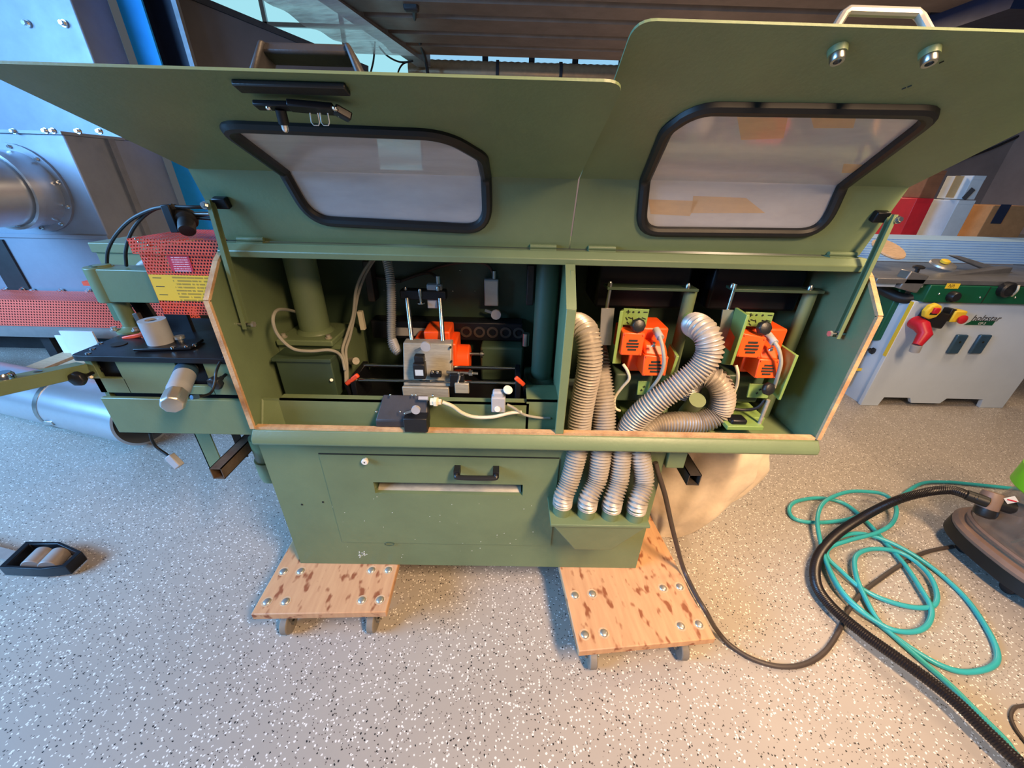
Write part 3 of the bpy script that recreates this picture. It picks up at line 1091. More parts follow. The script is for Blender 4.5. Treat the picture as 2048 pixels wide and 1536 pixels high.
class Door:
    def __init__(self, prof):
        self.p = [Vector(q) for q in prof]
        self.L1 = (self.p[1] - self.p[0]).length
        self.L2 = (self.p[2] - self.p[1]).length
        self.d1 = (self.p[1] - self.p[0]).normalized()
        self.d2 = (self.p[2] - self.p[1]).normalized()
        # normals on the inner side, towards the camera
        self.n1 = Vector((-self.d1.y, self.d1.x))
        self.n2 = Vector((-self.d2.y, self.d2.x))
        if self.n1.x > 0:
            self.n1, self.n2 = -self.n1, -self.n2
        if self.n2.y > 0:
            self.n2 = -self.n2
        mn = (self.n1 + self.n2).normalized()
        self.nm = mn / max(0.3, mn.dot(self.n1))

    def at(self, x, s, off=0.0):
        if abs(s - self.L1) < 1e-4:
            q = self.p[1] + self.nm * off
        elif s < self.L1:
            q = self.p[0] + self.d1 * s + self.n1 * off
        else:
            q = self.p[1] + self.d2 * (s - self.L1) + self.n2 * off
        return Vector((x, q.x, q.y))

    def flat(self, outer, hole, o0, o1):
        """sheet with outline outer (x, s), optional hole, between offsets o0 and o1"""
        bm = bmesh.new()
        edges = []
        for loop in ([outer, hole] if hole else [outer]):
            vs_ = [bm.verts.new((p[0], p[1], 0)) for p in loop]
            for i in range(len(vs_)):
                edges.append(bm.edges.new((vs_[i], vs_[(i + 1) % len(vs_)])))
        bmesh.ops.triangle_fill(bm, use_beauty=True, edges=edges)
        bmesh.ops.bisect_plane(bm, geom=bm.verts[:] + bm.edges[:] + bm.faces[:], plane_co=(0, self.L1, 0), plane_no=(0, 1, 0), dist=1e-5)
        bmesh.ops.dissolve_limit(bm, angle_limit=0.01, verts=bm.verts[:], edges=[e for e in bm.edges if not (abs(e.verts[0].co.y - self.L1) < 1e-4 and abs(e.verts[1].co.y - self.L1) < 1e-4)])
        bmesh.ops.triangulate(bm, faces=bm.faces[:])
        ext = bmesh.ops.extrude_face_region(bm, geom=bm.faces[:])
        top = [v for v in ext['geom'] if isinstance(v, bmesh.types.BMVert)]
        ts = set(top)
        for v in bm.verts:
            v.co = self.at(v.co.x, v.co.y, o1 if v in ts else o0)
        b = B()
        b.bm.free()
        b.bm = bm
        return b

    def line(self, loop, off, step=0.012):
        L_ = []
        pts = [Vector((p[0], p[1], 0)) for p in loop]
        res, tot = resample(pts, step, True)
        return [self.at(p.x, p.y, off) for p in res]


def make_door(prof, x0, x1, win, rads, rc):
    d = Door(prof)
    S = d.L1 + d.L2
    outer = round_poly([(x0, 0.004), (x1, 0.004), (x1, S), (x0, S)], [0.002, 0.002, rc[0], rc[1]], 6)
    hole = round_poly(win, rads, 8)
    root = obj('hood_door', d.flat(outer, hole, -0.004, 0.0), 'green', MC, smooth=False)
    obj('window_pane', d.flat(hole, None, -0.003, -0.001), 'dusty_pane', root, smooth=False)
    obj('window_gasket', B().sweep(d.line(hole, 0.001), 0.0132, 10, closed=True), 'black_rubber', root)
    fl = B()
    p = [d.at(x0 + rc[1], S, 0), d.at(x1 - rc[0], S, 0)]
    return d, root, S


lw = [(-0.5222,0.3856),(-0.3014,0.3758),(-0.1145,0.3569),(-0.0568,0.2536),(-0.0642,0.0537),(-0.4835,0.0428),(-0.5312,0.1761)]
LW = [(-0.5187,0.4003),(-0.1234,0.3902),(-0.0613,0.2996),(-0.0591,0.0511),(-0.5087,0.0631),(-0.5321,0.174)]
ld, ldo, LS = make_door(LPROF, XL, 0.1565, LW, [0.04, 0.09, 0.07, 0.06, 0.10, 0.03], (0.03, 0.03))
RW = [(0.2831,0.4097),(0.7349,0.4244),(0.7851,0.2059),(0.8056,0.0629),(0.3366,0.056),(0.3106,0.1929),(0.2853,0.36)]
RW = [(0.3233,0.4187),(0.7382,0.427),(0.7814,0.1969),(0.8056,0.0629),(0.3353,0.056),(0.3117,0.193),(0.2896,0.3659)]
rd, rdo, RS = make_door(RPROF, 0.1605, XR, RW, [0.08, 0.045, 0.03, 0.11, 0.055, 0.03, 0.06], (0.03, 0.03))

# grab handles on the outer faces
for d, root, S, xa, xb, m_, rr, hh in ((ld, ldo, LS, (-0.3534,0.5605)[0], (-0.2356,0.5552)[0], 'dusty_black', 0.011, 0.040),
                                      (rd, rdo, RS, (0.4515,0.5771)[0], (0.5596,0.5793)[0], 'aluminium', 0.008, 0.034)):
    s0 = S - (0.03 if m_ == 'dusty_black' else 0.012)
    q = [(xa - 0.012, -0.004), (xa, -hh), (xb, -hh), (xb + 0.012, -0.004)]
    b = B()
    if m_ == 'dusty_black':
        b.bar(d.at(xa - 0.004, s0, -hh), d.at(xb + 0.004, s0, -hh), 0.032, 0.014, side=d.at(0, S, 0) - d.at(0, S - 0.1, 0))
        for xx, dx in ((xa, -0.018), (xb, 0.018)):
            b.prism([d.at(xx - 0.004, s0 - 0.018, -hh - 0.006), d.at(xx + 0.004, s0 - 0.018, -hh - 0.006), d.at(xx + dx + 0.006, s0 - 0.02, -0.004), d.at(xx + dx - 0.006, s0 - 0.02, -0.004)], d.at(0, s0 + 0.04, 0) - d.at(0, s0, 0))
        obj('grab_handle', b, m_, root, bev=0.004)
    else:
        path = [d.at(xa - 0.014, s0, -0.004), d.at(xa, s0, -hh + 0.006), d.at(xa + 0.007, s0, -hh), d.at(xb - 0.007, s0, -hh), d.at(xb, s0, -hh + 0.006), d.at(xb + 0.014, s0, -0.004)]
        b.sweep(path, 0.0062, 10)
        obj('grab_handle', b, m_, root)

# latch on the inside of the left door
x0, s0 = (-0.4055,0.5214)
x1, s1 = (-0.2428,0.5093)
b = B()
dv_ = ld.at(0, 0.4, 0) - ld.at(0, 0.39, 0)
b.bar(ld.at(x0, s0, 0.004), ld.at(x1, s0, 0.004), 0.022, 0.008, side=dv_)
obj('latch_backing', b, 'black_plastic', ldo, bev=0.002)
x0, s0 = (-0.3971,0.4922)
x1, s1 = (-0.2586,0.4813)
b = B()
b.bar(ld.at(x0, s0, 0.014), ld.at(x0 + 0.06, s0, 0.014), 0.018, 0.008, side=dv_)
b.bar(ld.at(x0 + 0.052, s0 + 0.002, 0.014), ld.at(x1 - 0.02, s0 - 0.006, 0.014), 0.022, 0.010, side=dv_)
b.bar(ld.at(x1 - 0.02, s0 - 0.004, 0.014), ld.at(x1, s0 - 0.018, 0.020), 0.02, 0.012, side=dv_)
obj('latch_bracket', b, 'black_steel', ldo, bev=0.002)
xp, sp = (-0.3622,0.4871)
b = B()
p0 = ld.at(xp, sp, 0.016)
p1 = V((-0.3642,0.735,1.592))
dd = (p1 - p0).normalized()
obj('latch_pin', B().cyl(p0, p0 + dd * 0.02, 0.008, seg=16), 'black_steel', ldo)
obj('pin_tip', B().lathe(p0 + dd * 0.02, dd, [(0.0055, 0), (0.0055, 0.006), (0.0045, 0.010), (0.002, 0.0125)]), 'chrome', ldo)
sg = B()
for xs_ in [(-0.3116,0.4856),(-0.2956,0.4864)]:
    a0 = ld.at(xs_[0], xs_[1], 0.016)
    w = V((0.012, 0, 0))
    u1 = dd * 0.02
    loop = [a0 - w * 0.5, a0 - w * 0.55 + u1 * 0.8, a0 - w * 0.3 + u1, a0 + w * 0.3 + u1, a0 + w * 0.5 + u1 * 0.8, a0 + w * 0.5]
    sg.sweep(loop, 0.0013, 8)
obj('latch_spring', sg, 'chrome', ldo)
for x, s in [(-0.3764,0.4932),(-0.2729,0.4972),(-0.2739,0.4805)]:
    obj('latch_screw', B().lathe(ld.at(x, s, 0.018), ld.at(x, s, 1) - ld.at(x, s, 0), [(0.0048, 0), (0.0044, 0.002), (0.002, 0.0035)], 12), 'chrome', ldo)
# handle bolts on the inside of the right door
for x, s in [(0.4621,0.5385),(0.5941,0.5398)]:
    nn = (rd.at(x, s, 1) - rd.at(x, s, 0)).normalized()
    p = rd.at(x, s, 0.0)
    obj('spacer', B().cyl(p, p + nn * 0.009, 0.0125, 0.0115, seg=22), 'green', rdo)
    obj('socket_bolt', B().lathe(p + nn * 0.009, nn, [(0.0095, 0), (0.0095, 0.008), (0.0085, 0.0095), (0.005, 0.0095), (0.0046, 0.005)], 22), 'steel', rdo)
# scuffs on right door
for i, (x, s) in enumerate([(0.6254,0.4707),(0.6298,0.4752),(0.6292,0.521)]):
    obj('scuff', B().bar(rd.at(x, s, 0.0005), rd.at(x + 0.003, s + 0.004, 0.0005), 0.0022, 0.0006), 'ink', rdo)

# old tape left on the right pane
for q in ([(0.4035,0.3953),(0.4944,0.3965),(0.527,0.3407),(0.4489,0.3326)], [(0.5304,0.4033),(0.6151,0.4002),(0.6332,0.375),(0.5617,0.3719)], [(0.7136,0.2636),(0.7653,0.2622),(0.7807,0.2312),(0.7392,0.2291)], [(0.3354,0.1354),(0.4578,0.1349),(0.45,0.0979),(0.3502,0.1004)], [(0.4413,0.1463),(0.5709,0.1449),(0.635,0.1102),(0.4498,0.1054)]):
    obj('tape_patch', B().prism([rd.at(x, s, -0.0008) for x, s in q], rd.at(q[0][0], q[0][1], 0.0) - rd.at(q[0][0], q[0][1], 0.0006)), 'old_tape', rdo)

# hinges
for p0, p1 in (((-0.7199,1.078,1.352), (-0.6513,1.078,1.352)), ((0.0524,1.078,1.354), (0.122,1.078,1.354)), ((0.2077,1.078,1.355), (0.2801,1.078,1.355)), ((0.8539,1.078,1.358), (0.9312,1.078,1.358))):
    z = 1.36
    hg = obj('hinge', B().cyl((p0[0], 1.076, z), (p1[0], 1.076, z), 0.006, seg=14), 'green', MC)
    obj('hinge_leaf', B().box((p0[0], 1.066, 1.352), (p1[0], 1.10, 1.355)), 'green', hg)

# support struts
for d, root, (bx, bs), wall, side in ((ld, ldo, (-0.7271,0.1049), (-0.745,1.025,1.142), 1), (rd, rdo, (0.9341,0.1129), (0.935,1.019,1.155), -1)):
    base = d.at(bx, bs, 0.0)
    br = obj('strut_bracket', B().bar(d.at(bx - 0.022 * side * 0, bs, 0.009), d.at(bx + 0.034 * side, bs, 0.009), 0.026, 0.018, side=d.at(0, 0.1, 0) - d.at(0, 0.05, 0)), 'black_steel', root, bev=0.003)
    top = d.at(bx - 0.004 * side, bs, 0.026)
    bot = V(wall) + V((0.006 * side, 0, 0))
    st_ = B()
    dirn = (bot - top).normalized()
    top2 = top - dirn * 0.012
    st_.bar(top2, bot + dirn * 0.012, 0.016, 0.003, side=(0, 1, 0))
    sd = V((0, 1, 0))
    sd = (sd - dirn * sd.dot(dirn)).normalized()
    nn = dirn.cross(sd)
    for sgn in (-1, 1):
        off = sd * 0.008 * sgn + V((0.005 * side, 0, 0))
        st_.bar(top2 + off, bot + dirn * 0.012 + off, 0.010, 0.003, side=(1, 0, 0))
    strut = obj('strut', st_, 'green', MC)
    bolt('strut_bolt', top + V((-0.004 * side, -0.008, 0)), (0, -1, 0.3), 0.006, 0.010, 'chrome', strut)
    obj('pivot_pin', B().cyl((wall[0] - 0.01 * side, wall[1], wall[2]), (wall[0] + 0.032 * side, wall[1], wall[2]), 0.004, seg=12), 'steel', strut)
    for t in (0.004, 0.03):
        obj('pivot_nut', B().cyl((wall[0] + t * side, wall[1], wall[2]), (wall[0] + (t + 0.006) * side, wall[1], wall[2]), 0.0085, seg=6), 'aluminium', strut, smooth=False)


# ---------------------------------------------------------------- infeed table on the left
UX0, UX1 = -1.216, -0.764
tabf = B()
up = B()
up.box((UX0 + 0.005, 1.0, 0.926), (UX0 + 0.026, 1.012, 1.034))
up.box((-1.125, 1.0, 0.926), (-0.955, 1.012, 1.034))
up.box((-0.875, 1.0, 0.926), (-0.764, 1.012, 1.034))
up.box((UX0 + 0.005, 1.0, 0.926), (-1.12, 1.012, 0.975))
up.box((-0.96, 1.0, 0.926), (-0.87, 1.012, 0.955))
obj('upper_front_panel', up, 'green', MC, bev=0.0015)
obj('lower_front_panel', B().box((UX0 - 0.005, 0.997, 0.782), (UX1, 1.012, 0.909)), 'green', MC, bev=0.003)
obj('infeed_core', B().box((UX0 + 0.02, 1.02, 0.79), (UX1, 1.30, 1.034)), 'black_steel', MC)
obj('end_plate', B().box((UX0, 1.013, 0.785), (UX0 + 0.012, 1.30, 1.034)), 'green', MC)
tp = B()
tp.prism([(p[0], p[1], 1.036) for p in round_poly([(UX0 - 0.012, 0.985), (UX1, 0.985), (UX1, 1.32), (UX0 - 0.012, 1.32)], [0.02, 0.001, 0.001, 0.03], 5)], (0, 0, 0.016))
table = obj('infeed_table', tp, 'black_steel', MC, bev=0.002)
tz = 1.052
for p in [(-1.208,1.035,1.053),(-1.191,1.004,1.053),(-1.225,1.077,1.053)]:
    obj('table_screw', B().ring((p[0], p[1], tz), (p[0], p[1], tz + 0.002), 0.007, 0.003, 16), 'steel', table)
obj('table_pad', B().lathe((-1.165,1.072,1.053), (0, 0, 1), [(0.02, 0), (0.02, 0.0012)], 24), 'dark_cast', table)

# knobs on their threaded shafts
for a0, a1 in (((-1.205,1.03,0.9894), (-1.198,0.955,0.9967)), ((-0.8164,1.03,1), (-0.8246,0.962,0.9891))):
    a0, a1 = V(a0), V(a1)
    dd = (a1 - a0).normalized()
    kb = obj('star_knob', B().lathe(a1 - dd * 0.012, dd, [(0.007, -0.012), (0.008, 0), (0.02, 0.006), (0.022, 0.014), (0.02, 0.022), (0.012, 0.026)], 7), 'black_plastic', MC, bev=0.002)
    obj('knob_shaft', B().cyl(a0, a1, 0.0045, seg=12), 'black_steel', kb)
    obj('collar', B().cyl(a0 + dd * 0.008, a0 + dd * 0.018, 0.007, seg=12), 'steel', kb)
# spindle handle pointing at the camera
a0, a1 = V((-0.9428,1.03,1.009)), V((-0.8567,0.84,0.9852))
dd = (a1 - a0)
Ls = dd.length
dd.normalize()
sp = obj('adjusting_spindle', B().lathe(a0, dd, [(0.015, 0), (0.024, 0.012), (0.027, 0.03), (0.027, Ls * 0.6), (0.0275, Ls * 0.62), (0.024, Ls * 0.7), (0.0245, Ls * 0.74)], 30), 'grey_plastic', MC)
obj('blue_band', B().ring(a0 + dd * 0.032, a0 + dd * 0.062, 0.0278, 0.026, 30), 'blue_ring', sp)
obj('spindle_cap', B().lathe(a0, dd, [(0.022, Ls * 0.72), (0.0275, Ls * 0.74), (0.028, Ls * 0.94), (0.025, Ls * 0.985), (0.012, Ls)], 8), 'aluminium', sp, bev=0.003)
obj('signal_cable', B().tube([(-0.807,0.86,1.001),(-0.8036,0.88,0.9929),(-0.804,0.91,0.9865),(-0.8042,0.935,1.004),(-0.8037,0.95,1.027),(-0.8114,0.985,1.041),(-0.8028,1,1.055)], 0.0035, 8), 'black_rubber', MC)
obj('cable_plug', B().cyl((-0.8106,0.855,1.003), (-0.8067,0.87,0.9971), 0.006, seg=12), 'blue_ring', MC)

# flat support arm running to the left
a0, a1 = V((-1.223,1,1.004)), V((-1.282,0.8,1.036))
arm = obj('support_arm', B().bar(a0, a1, 0.036, 0.045, side=(0, 0, 1)), 'green', MC, bev=0.002)
p = a0.lerp(a1, 0.42) + V((0, 0, 0.016))
obj('arm_bolt', B().lathe(p, (0, 0, 1), [(0.009, 0), (0.009, 0.003), (0.005, 0.005)], 14), 'steel', arm)
p = a0.lerp(a1, 0.70) + V((0, 0, 0.016))
obj('arm_bolt', B().lathe(p, (0, 0, 1), [(0.02, 0), (0.02, 0.012), (0.016, 0.018)], 18), 'chrome', arm)
obj('panel_stud', B().cyl((-1.212,1,0.9763), (-1.196,0.985,0.986), 0.004, seg=10), 'brushed', MC)

# pillar with clamp bracket
PXC, PYC = -1.232, 1.19
obj('pillar', B().cyl((-1.222, PYC, 1.05), (-1.228, PYC, 1.26), 0.021, seg=28), 'green', MC)
obj('pillar_foot', B().lathe((-1.222, PYC, 1.05), (0, 0, 1), [(0.042, 0), (0.042, 0.008), (0.03, 0.012), (0.022, 0.02)], 28), 'green', MC)
for p in ((-1.258, 1.165), (-1.19, 1.165)):
    obj('foot_bolt', B().lathe((p[0], p[1], 1.06), (0, 0, 1), [(0.011, 0), (0.011, 0.004), (0.007, 0.005), (0.007, 0.011)], 14), 'aluminium', MC)
br = B()
br.cyl((-1.235, PYC - 0.005, 1.152), (-1.235, PYC - 0.005, 1.256), 0.036, seg=32)
br.box((-1.235, 1.154, 1.155), (-0.80, 1.224, 1.254))
obj('clamp_bracket', br, 'green', MC, bev=0.003)
obj('pillar_end', B().cyl((-1.235, PYC - 0.005, 1.254), (-1.235, PYC - 0.005, 1.259), 0.02, seg=24), 'green_dark', MC)
obj('clamp_lever', B().bar((-1.196,1.12,1.051), (-1.128,1.13,1.064), 0.012, 0.009), 'orange_lever', MC, bev=0.003)
obj('lever_hub', B().lathe((-1.139,1.135,1.055), (0, 0, 1), [(0.009, -0.012), (0.011, 0), (0.009, 0.014)], 14), 'orange_lever', MC)
obj('red_tab', B().rbox((-1.407,1.3,1.174), (0.035, 0.02, 0.014)), 'orange_lever', MC)

# switch box behind
bxp = [V(p) for p in ((-1.466,1.42,1.28), (-1.279,1.42,1.284), (-1.47,1.42,1.155))]
sb = obj('switch_box', B().box((bxp[0].x, 1.42, bxp[2].z), (bxp[1].x + 0.1, 1.56, bxp[0].z)), 'green', MC, bev=0.003)
obj('box_lid', B().box((bxp[0].x - 0.006, 1.412, bxp[0].z - 0.028), (bxp[1].x + 0.1, 1.57, bxp[0].z + 0.006)), 'green', sb, bev=0.003)
obj('box_mount', B().bar((bxp[0].x + 0.12, 1.30, bxp[2].z + 0.02), (bxp[0].x + 0.12, 1.43, bxp[2].z + 0.02), 0.03, 0.03), 'green', sb)
obj('box_post', B().box((bxp[0].x + 0.10, 1.28, 1.05), (bxp[0].x + 0.14, 1.31, bxp[2].z + 0.035)), 'green', sb)
obj('elbow_pipe', B().tube([(-1.168,1.3,1.255),(-1.206,1.3,1.238),(-1.234,1.3,1.213),(-1.253,1.3,1.188)], 0.013, 12), 'grey_plastic', MC)

# red perforated guard cage
g = B()
gx0, gx1, gy0, gy1, gz0, gz1 = -1.018, -0.772, 1.10, 1.30, 1.140, 1.352
gm = 1.315
g.quad([(gx0, gy0, gz0), (gx1, gy0, gz0), (gx1, gy0, gm), (gx0, gy0, gm)])
g.quad([(gx0 - 0.006, gy0 - 0.012, gm - 0.002), (gx1, gy0 - 0.012, gm - 0.002), (gx1, gy0 - 0.012, gz1), (gx0 - 0.006, gy0 - 0.012, gz1)])
g.quad([(gx0 - 0.006, gy0 - 0.012, gz1), (gx1, gy0 - 0.012, gz1), (gx1, gy1, gz1), (gx0 - 0.006, gy1, gz1)])
g.quad([(gx0, gy1, gz0), (gx0, gy0, gz0), (gx0, gy0, gm), (gx0, gy1, gm)])
g.quad([(gx0 - 0.006, gy1, gm), (gx0 - 0.006, gy0 - 0.012, gm), (gx0 - 0.006, gy0 - 0.012, gz1), (gx0 - 0.006, gy1, gz1)])
gc = obj('guard_cage', g, 'guard_mesh', MC, smooth=False)
obj('guard_interior', B().box((gx0 + 0.03, gy0 + 0.05, gz0 + 0.01), (gx1, gy1 - 0.01, gz1 - 0.03)), 'dark_cast', MC)
lb = [V(p) for p in ((-0.9381,1.098,1.308), (-0.8845,1.098,1.309), (-0.8848,1.098,1.267), (-0.9449,1.098,1.266))]
q = B()
x0, x1 = lb[3].x, lb[2].x
q.quad([(x0, 1.0985, lb[3].z), (x1, 1.0985, lb[2].z), (x1 + 0.001, 1.0985, lb[1].z), (x0 + 0.001, 1.0985, lb[0].z)], uv01=True)
obj('red_warning_label', q, 'label_red', gc, smooth=False)
q = B()
lz0, lz1 = 1.182, 1.256
q.quad([(gx0 + 0.003, 1.0975, lz0), (gx1, 1.0975, lz0), (gx1, 1.0975, lz1), (gx0 + 0.003, 1.0975, lz1)], uv01=True)
yl = obj('yellow_warning_label', q, 'label_yellow', gc, smooth=False)
for i in range(3):
    z = lz1 - 0.008 - i * 0.024
    obj('label_heading', B().box((gx0 + 0.012, 1.0972, z - 0.002), (gx0 + 0.036, 1.0976, z)), 'ink', yl)
for p in [(-0.9974,1.085,1.352),(-0.9927,1.085,1.345),(-0.9692,1.085,1.337)]:
    obj('rivet', B().sphere(p, 0.0025, u=8, v=6), 'chrome', gc)

# valve on top of the cage
va = [V(p) for p in ((-0.9135,1.12,1.437), (-0.9013,1.12,1.373))]
obj('valve_bracket', B().bar((-0.9142,1.13,1.435), (-0.9113,1.13,1.366), 0.022, 0.03, side=(1, 0, 0)), 'black_steel', MC, bev=0.002)
vb = obj('air_valve', B().lathe((-0.8726,1.11,1.372), V((-0.9021,1.17,1.419)) - V((-0.8726,1.11,1.372)), [(0.018, 0), (0.020, 0.004), (0.020, 0.034), (0.026, 0.038), (0.027, 0.058), (0.018, 0.064), (0.018, 0.07)], 22), 'dark_cast', MC)
obj('valve_lever', B().bar((-0.8924,1.13,1.437), (-0.8924,1.13,1.416), 0.006, 0.008), 'steel', vb)
obj('air_pipe', B().cyl((-0.8686,1.15,1.411), (-0.8248,1.15,1.412), 0.006, seg=12), 'steel', vb)
for pts in ([(-0.9215,1.13,1.43),(-0.9763,1.14,1.419),(-1.057,1.16,1.391),(-1.136,1.18,1.347),(-1.198,1.2,1.301),(-1.231,1.21,1.258)],
            [(-0.9032,1.13,1.433),(-0.9702,1.15,1.421),(-1.028,1.16,1.394),(-1.081,1.17,1.355),(-1.126,1.18,1.306),(-1.155,1.19,1.258)],
            [(-0.8948,1.13,1.43),(-0.8512,1.13,1.43),(-0.8224,1.14,1.43)],
            [(-0.8746,1.15,1.402),(-0.8489,1.15,1.401),(-0.8223,1.15,1.4)]):
    obj('air_line', B().tube(pts, 0.0045, 8), 'black_rubber', MC)

# glue roller, plates and small posts on the table
rc = V((-1.035,1.072,1.056))
gr = obj('glue_roller', B().ring((rc.x, rc.y, 1.056), (rc.x - 0.001, rc.y, 1.132), 0.033, 0.016, 32), 'grey_plastic', MC)
obj('roller_shaft', B().cyl((rc.x, rc.y, 1.05), (rc.x, rc.y, 1.128), 0.012, seg=16), 'black_steel', gr)
obj('roller_plate', B().rbox((rc.x + 0.03, rc.y - 0.01, 1.058), (0.15, 0.07, 0.008), (0, 0, 8)), 'black_steel', MC, bev=0.002)
obj('guide_plate', B().rbox(V((-1.062,1.19,1.073)), (0.075, 0.012, 0.12)), 'black_steel', MC, bev=0.003)
obj('dark_housing', B().box((rc.x + 0.09, 1.17, 1.056), (-0.77, 1.28, 1.16)), 'black_steel', MC, bev=0.003)
obj('idler_roller', B().lathe((-1.17,1.23,1.06), (0, 0, 1), [(0.03, -0.03), (0.03, 0.0), (0.014, 0.002), (0.014, 0.008)], 24), 'grey_plastic', MC)
obj('tension_bar', B().bar((-1.16,1.16,1.121), (-1.143,1.15,1.039), 0.016, 0.014, side=(1, 0, 0)), 'dark_tube', MC, bev=0.002)
obj('tension_arm', B().bar((-1.216,1.22,1.147), (-1.195,1.22,1.051), 0.012, 0.012, side=(1, 0, 0)), 'black_steel', MC)
obj('tension_arm', B().bar((-1.195,1.23,1.141), (-1.175,1.23,1.048), 0.03, 0.012, side=(1, 0, 0)), 'black_steel', MC)
tn = V((-0.9829,1.08,1.064))
obj('thumb_nut', B().lathe((tn.x, tn.y, 1.056), (0, 0, 1), [(0.006, 0), (0.006, 0.014), (0.013, 0.016), (0.013, 0.024), (0.006, 0.026)], 18), 'aluminium', MC)
for p in [(-0.9419,1.046,1.066),(-0.9276,1.058,1.066),(-0.9737,1.036,1.066)]:
    obj('cap_screw', B().lathe((p[0], p[1], 1.058), (0, 0, 1), [(0.006, 0), (0.006, 0.006), (0.003, 0.007)], 12), 'chrome', MC)

# below the table: leg, motor, cable with plug
lgx, lgy, lgz = (-1.118,1.13,0.6841)[0] + 0.02, 1.13, (-1.11,1.13,0.4985)[2]
legb = B()
legb.box((lgx - 0.02, lgy, lgz), (lgx + 0.035, lgy + 0.005, 0.80))
legb.box((lgx - 0.02, lgy, lgz), (lgx - 0.016, lgy + 0.05, 0.80))
obj('table_leg', legb, 'green', MC)
obj('leg_brace', B().bar((lgx + 0.06, lgy + 0.08, lgz + 0.02), (lgx + 0.06, lgy + 0.08, 0.79), 0.03, 0.006, side=(1, 0, 0)), 'dark_tube', MC)
MX, MZ = (-0.8909,1.16,0.4721)[0] - 0.01, (-0.8974,1.11,0.4617)[2]
mo = obj('drive_motor', B().lathe((MX, 1.16, MZ), (0, 0, 1), [(0.03, 0), (0.046, 0.008), (0.05, 0.03), (0.05, 0.10), (0.044, 0.102), (0.044, 0.2), (0.03, 0.202), (0.03, 0.22)], 30), 'green', MC)
for k in range(12):
    a = math.pi + math.pi * k / 11
    obj('cooling_fin', B().bar((MX + 0.047 * math.cos(a), 1.16 + 0.047 * math.sin(a), MZ + 0.105), (MX + 0.047 * math.cos(a), 1.16 + 0.047 * math.sin(a), MZ + 0.2), 0.004, 0.006), 'green_dark', mo)
obj('motor_mount', B().box((MX - 0.02, 1.14, MZ + 0.2), (-0.79, 1.18, MZ + 0.225)), 'green', mo)
obj('loose_cable', B().tube([(-1.183,1.05,0.7439),(-1.189,1.05,0.7152),(-1.185,1.05,0.6839),(-1.148,1.04,0.6564)], 0.0045, 8), 'black_rubber', MC)
obj('cable_connector', B().bar((-1.147,1.04,0.6586), (-1.117,1.03,0.6198), 0.026, 0.022, side=(1, 0, 0)), 'grey_plastic', MC, bev=0.003)


# ---------------------------------------------------------------- left compartment
ledge = B()
ledge.box((-0.70, 1.02, 0.785), (0.068, 1.026, 0.905))
ledge.box((-0.70, 1.02, 0.899), (0.068, 1.05, 0.905))
ledge.box((0.06, 1.02, 0.785), (0.158, 1.026, 0.918))
ledge.box((0.06, 1.02, 0.912), (0.158, 1.12, 0.918))
obj('front_ledge', ledge, 'green', MC)
obj('ledge_bracket', B().prism([(-0.753, 0.965, 0.80), (-0.70, 1.02, 0.80), (-0.70, 1.02, 0.905), (-0.753, 1.02, 0.905)], (0.0, 0.004, 0)), 'green', MC)
for cx, cy, r, zf in ((-0.6555, 1.24, 0.047, 1.045), (0.117, 1.2, 0.036, 0.90)):
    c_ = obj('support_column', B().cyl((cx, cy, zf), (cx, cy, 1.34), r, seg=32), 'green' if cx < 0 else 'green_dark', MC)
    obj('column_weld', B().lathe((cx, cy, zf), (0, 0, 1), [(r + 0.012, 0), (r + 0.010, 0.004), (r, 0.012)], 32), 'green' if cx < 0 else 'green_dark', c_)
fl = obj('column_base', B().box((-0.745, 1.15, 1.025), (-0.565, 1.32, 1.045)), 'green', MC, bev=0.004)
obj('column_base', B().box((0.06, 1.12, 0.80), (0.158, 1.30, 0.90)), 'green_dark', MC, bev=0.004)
obj('column_plinth', B().box((-0.752, 1.17, 0.80), (-0.55, 1.38, 1.025)), 'green', MC)
for x in (-0.73, -0.585):
    obj('base_bolt', B().lathe((x, 1.175, 1.045), (0, 0, 1), [(0.011, 0), (0.011, 0.003), (0.007, 0.004), (0.007, 0.012)], 14), 'brushed', fl)
tb = obj('terminal_box', B().box((-0.724, 1.09, 0.872), (-0.552, 1.16, 1.0)), 'green_dark', MC, bev=0.003)  # same paint as the cabinet, with its shade put into the darker green
obj('box_cover', B().box((-0.732, 1.082, 1.0), (-0.548, 1.165, 1.012)), 'green_dark', tb, bev=0.002)
obj('box_screw', B().cyl((-0.5625,1.09,0.9363), (-0.5589,1.083,0.9401), 0.005, seg=12), 'steel', tb)
obj('bed_plate', B().box((-0.54, 1.06, 0.80), (0.058, 1.38, 0.845)), 'black_steel', MC)
obj('chain_track', B().box((-0.50, 1.33, 0.985), (0.05, 1.395, 1.055)), 'black_steel', MC, bev=0.004)
obj('track_strip', B().box((-0.43, 1.326, 1.0), (-0.30, 1.33, 1.03)), 'grey_plastic', MC)
for i in range(5):
    x = -0.155 + i * 0.048
    obj('chain_link', B().ring((x, 1.326, 1.02), (x, 1.33, 1.02), 0.021, 0.013, 20), 'dark_tube', MC)
obj('motor_cover', B().box((-0.10, 1.27, 0.85), (0.055, 1.36, 0.985)), 'green_dark', MC, bev=0.008)
obj('guide_pin', B().cyl((0.06, 1.26, 1.0), (0.06, 1.26, 1.045), 0.012, seg=16), 'steel', MC)

